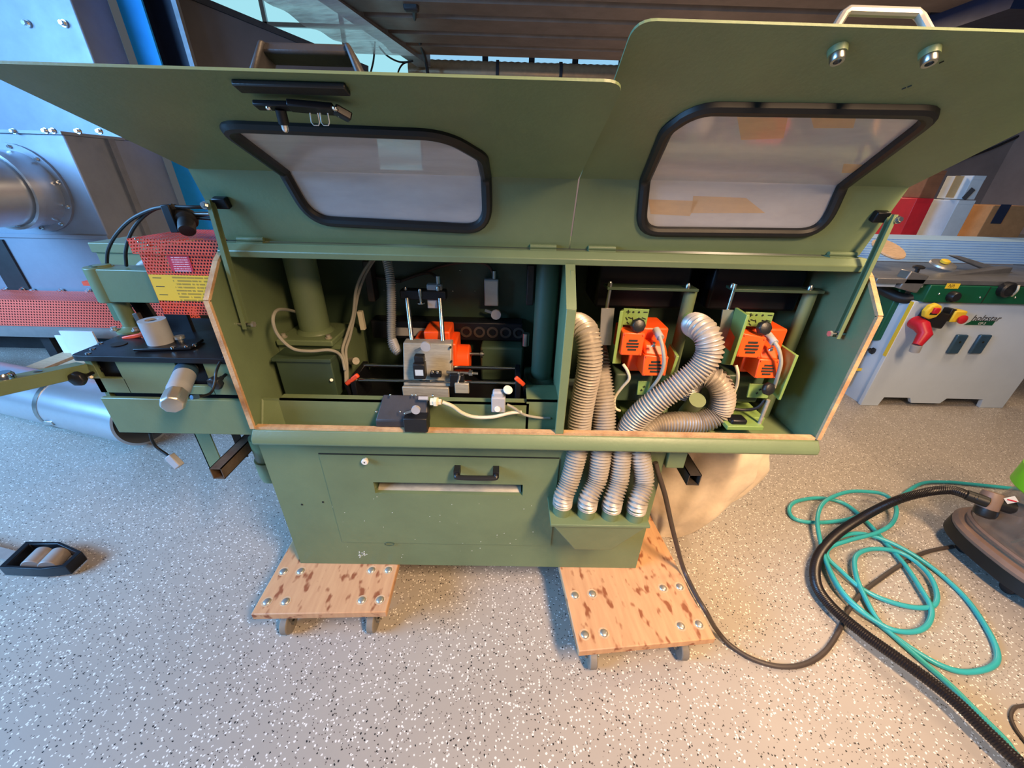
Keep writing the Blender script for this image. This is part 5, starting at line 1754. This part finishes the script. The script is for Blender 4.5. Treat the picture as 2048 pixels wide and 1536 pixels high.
# teal air hose in loose loops
th_ = [(3.408,1.589,0.012),(3.107,1.644,0.012),(2.882,1.674,0.012),(2.703,1.699,0.012),(2.569,1.712,0.012),(2.401,1.691,0.012),(2.137,1.559,0.012),(1.907,1.465,0.012),(1.746,1.411,0.012),(1.577,1.391,0.012),(1.488,1.412,0.012),(1.496,1.473,0.012),(1.574,1.535,0.012),(1.726,1.564,0.012),(1.83,1.521,0.014),(1.846,1.393,0.016),(1.831,1.257,0.016),(1.812,1.146,0.02),(1.775,1.036,0.022),(1.74,0.9496,0.02),(1.673,0.8888,0.02),(1.597,0.8557,0.02),(1.518,0.8546,0.02),(1.467,0.886,0.02),(1.418,0.9645,0.022),(1.427,1.075,0.024),(1.481,1.189,0.024),(1.58,1.272,0.026),(1.71,1.31,0.03),(1.802,1.288,0.03),(1.876,1.22,0.028),(1.937,1.129,0.012),(1.941,1.001,0.01),(1.891,0.8688,0.01),(1.829,0.7789,0.01),(1.754,0.7369,0.01),(1.647,0.7215,0.01),(1.578,0.743,0.01),(1.522,0.8009,0.01),(1.476,0.8812,0.012),(1.411,0.9887,0.034),(1.438,1.127,0.036),(1.497,1.259,0.04),(1.573,1.389,0.05),(1.685,1.495,0.055),(1.839,1.559,0.06),(1.957,1.57,0.06),(2.047,1.546,0.06),(2.034,1.461,0.055),(1.933,1.364,0.05),(1.809,1.305,0.045),(1.643,1.262,0.04),(1.518,1.221,0.036),(1.473,1.171,0.03),(1.49,1.114,0.022),(1.518,1.034,0.018),(1.581,0.9813,0.016),(1.678,0.9512,0.016),(1.766,0.9616,0.018),(1.834,1.025,0.022),(1.873,1.117,0.026),(1.837,1.204,0.03),(1.722,1.221,0.03),(1.612,1.181,0.03),(1.537,1.086,0.028),(1.501,0.9883,0.02),(1.479,0.8982,0.016),(1.497,0.8361,0.01),(1.517,0.7753,0.01),(1.551,0.6807,0.01),(1.565,0.5965,0.01),(1.575,0.5332,0.01),(1.571,0.4642,0.01)] + [(1.6, 0.12, 0.01), (1.85, -0.1, 0.01), (2.3, -0.3, 0.01)]
tag(obj('air_hose', B().tube(th_, 0.0095, 12, n=7), 'teal'), 'turquoise compressed-air hose lying in loose loops on the floor', 'hose')

# ---------------------------------------------------------------- vacuum cleaner at the right edge
vc = thing('vacuum_cleaner', (2.28, 1.12, 0), 'wet and dry vacuum cleaner with clear tank and lime green top at right edge', 'vacuum cleaner')
VC = V((2.36, 1.12, 0))


def oval(z, rx, ry, n=48):
    pts = []
    for k in range(n):
        a = 2 * math.pi * k / n
        c_, s_ = math.cos(a), math.sin(a)
        e = 0.75
        pts.append(VC + V((rx * math.copysign(abs(c_) ** e, c_), ry * math.copysign(abs(s_) ** e, s_), z)))
    return pts


def loft(b, loops, cap0=True, cap1=True):
    rr = [[b.bm.verts.new(p) for p in lp] for lp in loops]
    n_ = len(rr[0])
    for A, C in zip(rr, rr[1:]):
        for k in range(n_):
            b.bm.faces.new((A[k], A[(k + 1) % n_], C[(k + 1) % n_], C[k]))
    if cap0:
        b.bm.faces.new(rr[0][::-1])
    if cap1:
        b.bm.faces.new(rr[-1])
    return b


obj('base_skirt', loft(B(), [oval(0.05, 0.25, 0.27), oval(0.06, 0.262, 0.285), oval(0.115, 0.258, 0.28)]), 'black_rubber', vc)
obj('base_rim', loft(B(), [oval(0.115, 0.256, 0.278), oval(0.13, 0.258, 0.28), oval(0.145, 0.245, 0.268), oval(0.148, 0.222, 0.242)]), 'vac_base', vc)
obj('tank', loft(B(), [oval(0.135, 0.225, 0.245), oval(0.165, 0.222, 0.243), oval(0.26, 0.195, 0.215), oval(0.40, 0.165, 0.185)]), 'clear_tank', vc)
obj('tank_rib', loft(B(), [oval(0.164, 0.227, 0.248), oval(0.172, 0.228, 0.249), oval(0.18, 0.221, 0.242)], False, False), 'vac_base', vc)
obj('motor_head', loft(B(), [oval(0.40, 0.188, 0.208), oval(0.41, 0.198, 0.218), oval(0.50, 0.198, 0.218), oval(0.56, 0.16, 0.17), oval(0.58, 0.10, 0.11)]), 'lime', vc)
obj('inner_motor', B().cyl(VC + V((0, 0, 0.16)), VC + V((0, 0, 0.42)), 0.10, seg=28), 'black_plastic', vc)
rs = random.Random(11)
for i in range(5):
    a = math.pi + rs.uniform(-0.9, 0.9)
    pts = []
    for k in range(6):
        aa = a + k * 0.16
        pts.append(VC + V((0.178 * math.cos(aa), 0.195 * math.sin(aa), 0.19 + 0.06 * math.sin(k * 1.3 + i) + 0.03 * i)))
    obj('inner_wire', B().tube(pts, 0.006, 8), 'green_dark', vc)
for a in (2.6, 3.5, 0.5, 5.6):
    p = VC + V((0.215 * math.cos(a), 0.235 * math.sin(a), 0))
    obj('castor', B().cyl(p + V((-0.012, 0, 0.027)), p + V((0.012, 0, 0.027)), 0.026, seg=20), 'black_plastic', vc, bev=0.004)
# swivel connector and the black hose
cp = V((2.13,1.232,0.309))
cn = obj('hose_port', B().lathe(cp + V((0.0, 0.02, 0.03)), (-0.25, -0.35, -1), [(0.032, -0.02), (0.036, 0), (0.036, 0.045), (0.034, 0.07), (0.022, 0.08)], 24), 'vac_base', vc)
obj('port_cup', B().lathe(cp + V((-0.012, 0.0, -0.02)), (-0.25, -0.35, -1), [(0.037, 0), (0.037, 0.02), (0.033, 0.034), (0.02, 0.042)], 24), 'black_plastic', cn)
obj('port_neck', B().cyl(cp + V((0.01, 0.01, 0.01)), cp + V((0.09, -0.03, 0.0)), 0.03, seg=20), 'black_plastic', cn)
hz_ = [V((2.09,1.239,0.3249)), V((2.059,1.268,0.325)), V((2.047,1.331,0.3))] + [V(p) for p in [(2.014,1.382,0.235),(1.929,1.405,0.155),(1.783,1.371,0.085),(1.586,1.281,0.05),(1.427,1.169,0.032),(1.332,1.046,0.03),(1.316,0.9444,0.035),(1.348,0.8385,0.045),(1.391,0.7455,0.06),(1.431,0.6771,0.065),(1.466,0.6112,0.065),(1.489,0.5331,0.06),(1.518,0.445,0.055)]] + [V((1.62, 0.2, 0.045)), V((1.8, 0.0, 0.04)), V((2.1, -0.12, 0.035))]
obj('suction_hose', B().hose(hz_, 0.0195, 0.0065, 0.0012, 16, 4), 'vac_hose', vc)
obj('hose_cuff', B().cyl(hz_[0] + (hz_[0] - hz_[1]).normalized() * 0.012, hz_[1] + (hz_[1] - hz_[0]).normalized() * 0.012, 0.024, 0.023, seg=14), 'black_rubber', vc, bev=0.002)
# warning tag
q = V((2.155,1.211,0.36))
tg_ = obj('tank_label', B().rbox(q, (0.03, 0.003, 0.034), (0, 45, -25)), 'white_plastic', vc)
obj('label_mark', B().rbox(q + V((0.0, -0.003, 0.0)), (0.028, 0.002, 0.005), (0, 0, -25)), 'red', vc)

# ---------------------------------------------------------------- table saw on the right
sw_ = thing('table_saw', (3.3, 3.0, 0), 'white and green sliding table saw standing behind the machine on the right', 'saw')
Y0 = 2.6
X0, X1 = 2.79, 3.93
fp_ = [(X0, 0.0), (X0 + 0.14, 0.0), (X0 + 0.155, 0.075), (X0 + 0.36, 0.075), (X0 + 0.39, 0.03), (X0 + 0.62, 0.03), (X0 + 0.65, 0.075), (X0 + 0.94, 0.075), (X0 + 0.955, 0.0), (X1, 0.0), (X1, 0.835), (X0, 0.835)]
obj('front_panel', B().prism([(x, Y0, z) for x, z in fp_], (0, 0.03, 0)), 'white_paint', sw_, bev=0.004)
obj('body', B().box((X0 + 0.06, Y0 + 0.03, 0.08), (X1, 3.25, 0.835)), 'white_paint', sw_)
obj('side_panel', B().prism([(X0 + 0.02, y, z) for y, z in ((2.63, 0.0), (2.63, 0.835), (3.25, 0.835), (3.25, 0.0), (3.05, 0.0), (3.0, 0.09), (2.85, 0.09), (2.80, 0.0))], (0.03, 0, 0)), 'white_paint', sw_)
obj('warning_stripe', B().box((X0 - 0.003, Y0 + 0.002, 0.42), (X0 + 0.001, Y0 + 0.028, 0.83)), 'yellow', sw_)
rail_ = obj('green_apron', B().box((X0 + 0.02, Y0 - 0.03, 0.838), (X1 + 0.3, Y0 + 0.08, 0.955)), 'saw_green', sw_, bev=0.006)
obj('apron_joint', B().box((X0 + 0.42, Y0 - 0.032, 0.84), (X0 + 0.425, Y0 - 0.029, 0.953)), 'ink', rail_)
obj('cast_table_top', B().box((X0 - 0.35, Y0 - 0.02, 0.957), (X1 + 0.4, 3.22, 0.99)), 'cast_table', sw_, bev=0.004)
obj('side_cover', B().prism([(X0 - 0.02, 2.72, 0.50), (X0 - 0.02, 2.72, 0.90), (X0 - 0.02, 3.2, 0.90), (X0 - 0.02, 3.2, 0.35)], (0.05, 0, 0)), 'saw_green', sw_, bev=0.01)
obj('table_wing', B().box((X0 - 0.42, Y0 + 0.02, 0.925), (X0 + 0.06, 3.0, 0.957)), 'white_paint', sw_, bev=0.004)
obj('side_duct', B().tube([(X0 - 0.1, 2.85, 0.88), (X0 + 0.0, 2.70, 0.83), (X0 + 0.08, 2.64, 0.86)], 0.035, 14), 'black_rubber', sw_)
# sliding table: one extrusion with grooves
sl_ = B()
sy = 3.25
z0_, z1_ = 0.99, 1.16
pr = [(sy, z0_)]
ng = 9
for i in range(ng):
    za = z0_ + (z1_ - z0_) * i / ng
    zb = z0_ + (z1_ - z0_) * (i + 0.72) / ng
    zc = z0_ + (z1_ - z0_) * (i + 1) / ng
    pr += [(sy, za + 0.001), (sy, zb), (sy + 0.006, zb + 0.001), (sy + 0.006, zc - 0.0005)]
pr += [(sy, z1_), (sy + 0.34, z1_), (sy + 0.34, z0_)]
obj('sliding_table', sl_.prism([(2.72, y, z) for y, z in pr], (4.0, 0, 0)), 'alu_table', sw_, smooth=False)
obj('end_cap', B().box((2.69, sy, z0_), (2.72, sy + 0.34, z1_)), 'black_plastic', sw_, bev=0.004)
# fence clamp, gauge, crown guard
obj('fence_clamp', B().rbox(V((2.697,2.62,0.9679)), (0.14, 0.08, 0.12), (0, 12, 0)), 'cast_table', sw_, bev=0.008)
fk = V((2.695,2.6,1.051))
obj('clamp_knob', B().lathe(fk, (0, 0, 1), [(0.012, -0.04), (0.012, 0), (0.03, 0.004), (0.032, 0.016), (0.016, 0.024)], 8), 'black_plastic', sw_)
obj('rip_fence', B().bar((2.89,2.72,0.9559), (3.652,2.9,1.005), 0.05, 0.07), 'cast_table', sw_, bev=0.004)
obj('blade_guard', B().prism([(3.264,2.95,1.087), (3.34,2.95,1.085), (3.873,2.85,0.9491), (3.854,2.85,0.8935), (3.571,2.9,0.9853)], (0, 0.05, 0.0)), 'cast_table', sw_, bev=0.006)
obj('guard_nose', B().lathe((3.171,2.9,1.03), (0, -0.3, 1), [(0.08, 0), (0.075, 0.012), (0.04, 0.02)], 24), 'aluminium', sw_)
obj('yellow_cap', B().lathe((3.154,2.88,1.051), (0, -0.3, 1), [(0.028, 0), (0.028, 0.015), (0.02, 0.02)], 16), 'yellow', sw_)
q = V((2.717,2.9,1.124))
obj('round_rest', B().lathe((q.x, q.y, q.z), (0.1, -0.5, 1), [(0.11, 0), (0.115, 0.008), (0.11, 0.016)], 28), 'pallet_wood', sw_)
# apron details
ys_ = Y0 - 0.03
for uv, r in (((2.98,2.57,0.8859), 0.035), ((3.308,2.57,0.9411), 0.05)):
    obj('hand_wheel', B().lathe((uv[0], ys_, uv[2]), (0, -1, 0), [(r, 0), (r, 0.03), (r * 0.8, 0.04), (0.012, 0.042)], 20), 'black_plastic', rail_)
l = V((2.952,2.57,0.9526))
obj('apron_sticker', B().box((l.x - 0.045, ys_ - 0.002, l.z - 0.017), (l.x + 0.045, ys_, l.z + 0.017)), 'yellow', rail_)
text_mesh('sticker_mark', '/\\//\\', 0.03, FRONT, 'ink', rail_, (l.x - 0.03, ys_ - 0.0025, l.z - 0.01))
for p in [(2.892,2.57,0.8974),(3.03,2.57,0.9007),(3.182,2.57,0.8804),(3.419,2.57,0.8861)]:
    obj('apron_screw', B().sphere((p[0], ys_, p[2]), 0.007, u=10, v=8), 'chrome', rail_)
obj('curved_lever', B().tube([(3.301,2.5,0.9815),(3.311,2.5,0.946),(3.365,2.55,0.9005)], 0.006, 8), 'cream_plastic', rail_)
# main switch with red plug
m0 = V((2.938,2.6,0.7205))
ms = obj('main_switch', B().rbox((m0.x, Y0 - 0.03, m0.z + 0.005), (0.17, 0.06, 0.11), (0, 8, 0)), 'black_plastic', sw_, bev=0.01)
m1 = V((2.861,2.5,0.7904))
obj('switch_rotor', B().lathe((m1.x, Y0 - 0.055, m1.z), (0, -1, 0), [(0.055, 0), (0.055, 0.025), (0.045, 0.034)], 8), 'yellow', ms, bev=0.003)
obj('rotor_handle', B().rbox((m1.x, Y0 - 0.095, m1.z + 0.01), (0.04, 0.02, 0.04)), 'red', ms, bev=0.006)
obj('rotor_slot', B().rbox((m1.x, Y0 - 0.09, m1.z - 0.012), (0.05, 0.004, 0.014)), 'ink', ms)
pz = [V(p) for p in [(2.837,2.52,0.6877),(2.846,2.48,0.6447),(2.81,2.46,0.5712),(2.816,2.46,0.5415)]]
pg = obj('power_plug', B().sweep([pz[0] + V((0, 0.06, 0.01)), pz[0], pz[1], pz[2]], lambda i, t: (0.045, 0.046, 0.04, 0.026)[i], 20), 'red_plug', sw_)
obj('plug_end', B().cyl(pz[2], pz[3] + V((0, 0, -0.02)), 0.03, 0.028, seg=18), 'grey_plastic', pg)
# start button box
e0 = V((3.062,2.55,0.7544))
eb = obj('emergency_stop', B().rbox((e0.x + 0.01, Y0 - 0.035, e0.z), (0.085, 0.07, 0.08)), 'yellow', sw_, bev=0.008)
obj('switch_flap', B().rbox((e0.x - 0.035, Y0 - 0.03, e0.z + 0.005), (0.035, 0.06, 0.085)), 'black_plastic', eb, bev=0.004)
obj('stop_button', B().lathe((e0.x + 0.02, Y0 - 0.07, e0.z - 0.012), (0, -1, 0), [(0.016, 0), (0.016, 0.012), (0.03, 0.014), (0.03, 0.024), (0.02, 0.03)], 20), 'red', eb)
# brand lettering and green bar
t0 = V((3.24,2.6,0.7204))
text_mesh('brand_lettering', 'holzstar', 0.062, FRONT, 'label_dark', sw_, (t0.x + 0.01, Y0 - 0.002, t0.z - 0.012), 0.25)
gb = [V(p) for p in ((3.222,2.6,0.6794), (3.423,2.6,0.7137))]
bar_ = obj('model_bar', B().prism([(gb[0].x, Y0 - 0.0015, gb[0].z - 0.002), (gb[1].x + 0.0, Y0 - 0.0015, gb[0].z - 0.002), (gb[1].x + 0.005, Y0 - 0.0015, gb[0].z + 0.03), (gb[0].x + 0.04, Y0 - 0.0015, gb[0].z + 0.03)], (0, 0.0015, 0)), 'saw_green', sw_)
text_mesh('model_number', 'GF-2', 0.026, FRONT, 'white_print', sw_, (gb[0].x + 0.09, Y0 - 0.003, gb[0].z + 0.003), 0.25)
# two recessed grip covers
for c4 in (((3.206,2.6,0.6076), (3.284,2.6,0.6095), (3.283,2.6,0.4613), (3.202,2.6,0.4594)), ((3.367,2.6,0.6115), (3.449,2.6,0.6134), (3.455,2.6,0.4654), (3.367,2.6,0.4633))):
    c4 = [V(p) for p in c4]
    xa = (c4[0].x + c4[3].x) / 2
    xb = (c4[1].x + c4[2].x) / 2
    za, zb = c4[2].z, c4[0].z
    gcv = obj('grip_cover', B().box((xa, Y0 - 0.022, za), (xb, Y0, zb)), 'blue_ring', sw_, bev=0.008)
    obj('cover_screw', B().cyl(((xa + xb) / 2, Y0 - 0.023, (za + zb) / 2 + 0.02), ((xa + xb) / 2, Y0 - 0.021, (za + zb) / 2 + 0.02), 0.008, seg=12), 'ink', gcv)

# low white machine housing seen beside the saw leg
bx2 = thing('white_housing', (2.62, 2.9, 0), 'white sheet housing with a black knob between the machine and the saw', 'housing')
h0, h1 = V((2.833,2.75,0.0931)), V((2.761,2.75,0.4914))
obj('shell', B().box((h0.x - 0.35, 2.75, h0.z), (2.77, 3.2, h1.z)), 'white_paint', bx2, bev=0.01)
kk = V((2.793,2.74,0.4137))
obj('knob', B().lathe((kk.x, 2.75, kk.z), (0, -1, 0), [(0.014, 0), (0.014, 0.02), (0.026, 0.022), (0.026, 0.035), (0.014, 0.04)], 6), 'black_plastic', bx2)
for y in (2.78, 3.12):
    obj('foot', B().box((2.45, y, 0), (2.75, y + 0.05, h0.z)), 'dark_cast', bx2)
sk_ = V((2.893,2.74,0.1138))
obj('sticker', B().box((sk_.x - 0.02, 2.748, sk_.z - 0.018), (sk_.x + 0.02, 2.75, sk_.z + 0.018)), 'navy_tone', bx2)
sk_ = V((2.798,2.74,0.242))
obj('warning_mark', B().box((sk_.x - 0.03, 2.748, sk_.z - 0.012), (sk_.x + 0.03, 2.75, sk_.z + 0.012)), 'yellow', bx2)

# ---------------------------------------------------------------- boxes on the bench behind the saw
bn = thing('storage_bench', (5.0, 4.4, 0), 'long grey bench loaded with boxes behind the saw', 'bench')
zb_ = V((4.633,4.3,1.059)).z
obj('bench_top', B().box((3.2, 4.0, zb_ - 0.05), (7.5, 5.0, zb_)), 'cast_table', bn)
for x in (3.25, 5.2, 7.4):
    for y in (4.03, 4.92):
        obj('bench_leg', B().box((x, y, 0), (x + 0.06, y + 0.06, zb_ - 0.05)), 'dark_cast', bn)


def carton(label, p0, p1, y, dep, material, group=None, name='carton', cat='box', top=None):
    """front face from left-bottom px point p0 to right-top p1, both on plane y"""
    p0, p1 = V(p0), V(p1)
    t = thing(name, ((p0.x + p1.x) / 2, y + dep / 2, p0.z), label, cat, group)
    w = p1.x - p0.x
    h = p1.z - p0.z
    obj('box_body', B().box((p0.x, y, p0.z), (p1.x, y + dep, p1.z)), material, t, bev=0.004)
    obj('flap', B().box((p0.x + 0.004, y - 0.003, p1.z - 0.03), (p1.x - 0.004, y + dep * 0.5, p1.z + 0.004)), material, t)
    return t, p0, p1


def on_bench(u):
    return u


b1, q0, q1 = carton('red plastic crate on the bench behind the saw', (V((3.944,4.15,1.1)).x, 4.15, zb_), (4.11,4.15,1.433), 4.15, 0.35, 'red', name='red_crate', cat='crate')
b2, q0, q1 = carton('light blue-grey panel box leaning between red crate and brown carton', (V((4.066,4.08,1.112)).x + 0.22, 4.08, zb_), (4.452,4.08,1.427), 4.08, 0.3, 'boxwhite', name='grey_box')
b3, q0, q1 = carton('wide brown carton with dark tape at the right end of the bench', (V((4.594,4.1,1.084)).x + 0.08, 4.1, zb_), (V((5.09,4.1,1.407)).x, 4.1, V((4.733,4.1,1.389)).z), 4.1, 0.4, 'cardboard')
tq = V((4.781,4.09,1.334))
obj('dark_tape', B().box((tq.x - 0.05, 4.092, tq.z - 0.1), (tq.x + 0.05, 4.097, tq.z + 0.07)), 'navy_tone', b3)
zr = V((4.11,4.15,1.433)).z
b4, q0, q1 = carton('taped brown carton stacked on the red crate', (V((4.007,4.2,1.438)).x, 4.2, zr + 0.005), (V((4.155,4.2,1.661)).x, 4.2, V((4.086,4.2,1.672)).z), 4.2, 0.28, 'cardboard_dark')
obj('pale_tape', B().box((q0.x + 0.25, 4.192, q0.z + 0.01), (q0.x + 0.33, 4.197, q1.z - 0.035)), 'tape_brown', b4)
zs = V((4.452,4.08,1.427)).z
b5, q0, q1 = carton('pale grey plastic tub on top of the blue-grey box', (V((4.268,4.12,1.447)).x + 0.08, 4.12, zs + 0.009), (V((4.473,4.12,1.647)).x, 4.12, V((4.36,4.12,1.636)).z), 4.12, 0.25, 'boxwhite', name='plastic_tub', cat='tub')
obj('tub_mark', B().rbox(V((4.377,4.11,1.485)), (0.05, 0.004, 0.1), (0, 25, 0)), 'label_dark', b5)
tag(obj('wall_cable', B().tube([(7.841,8.58,1.663),(8.24,8.58,1.845),(8.669,8.58,2.041),(9.136,8.58,2.233),(9.671,8.58,2.517),(10.63,8.58,3.011)], 0.022, 8), 'wire'), 'black cable slanting across the brown wall above the boxes', 'cable')
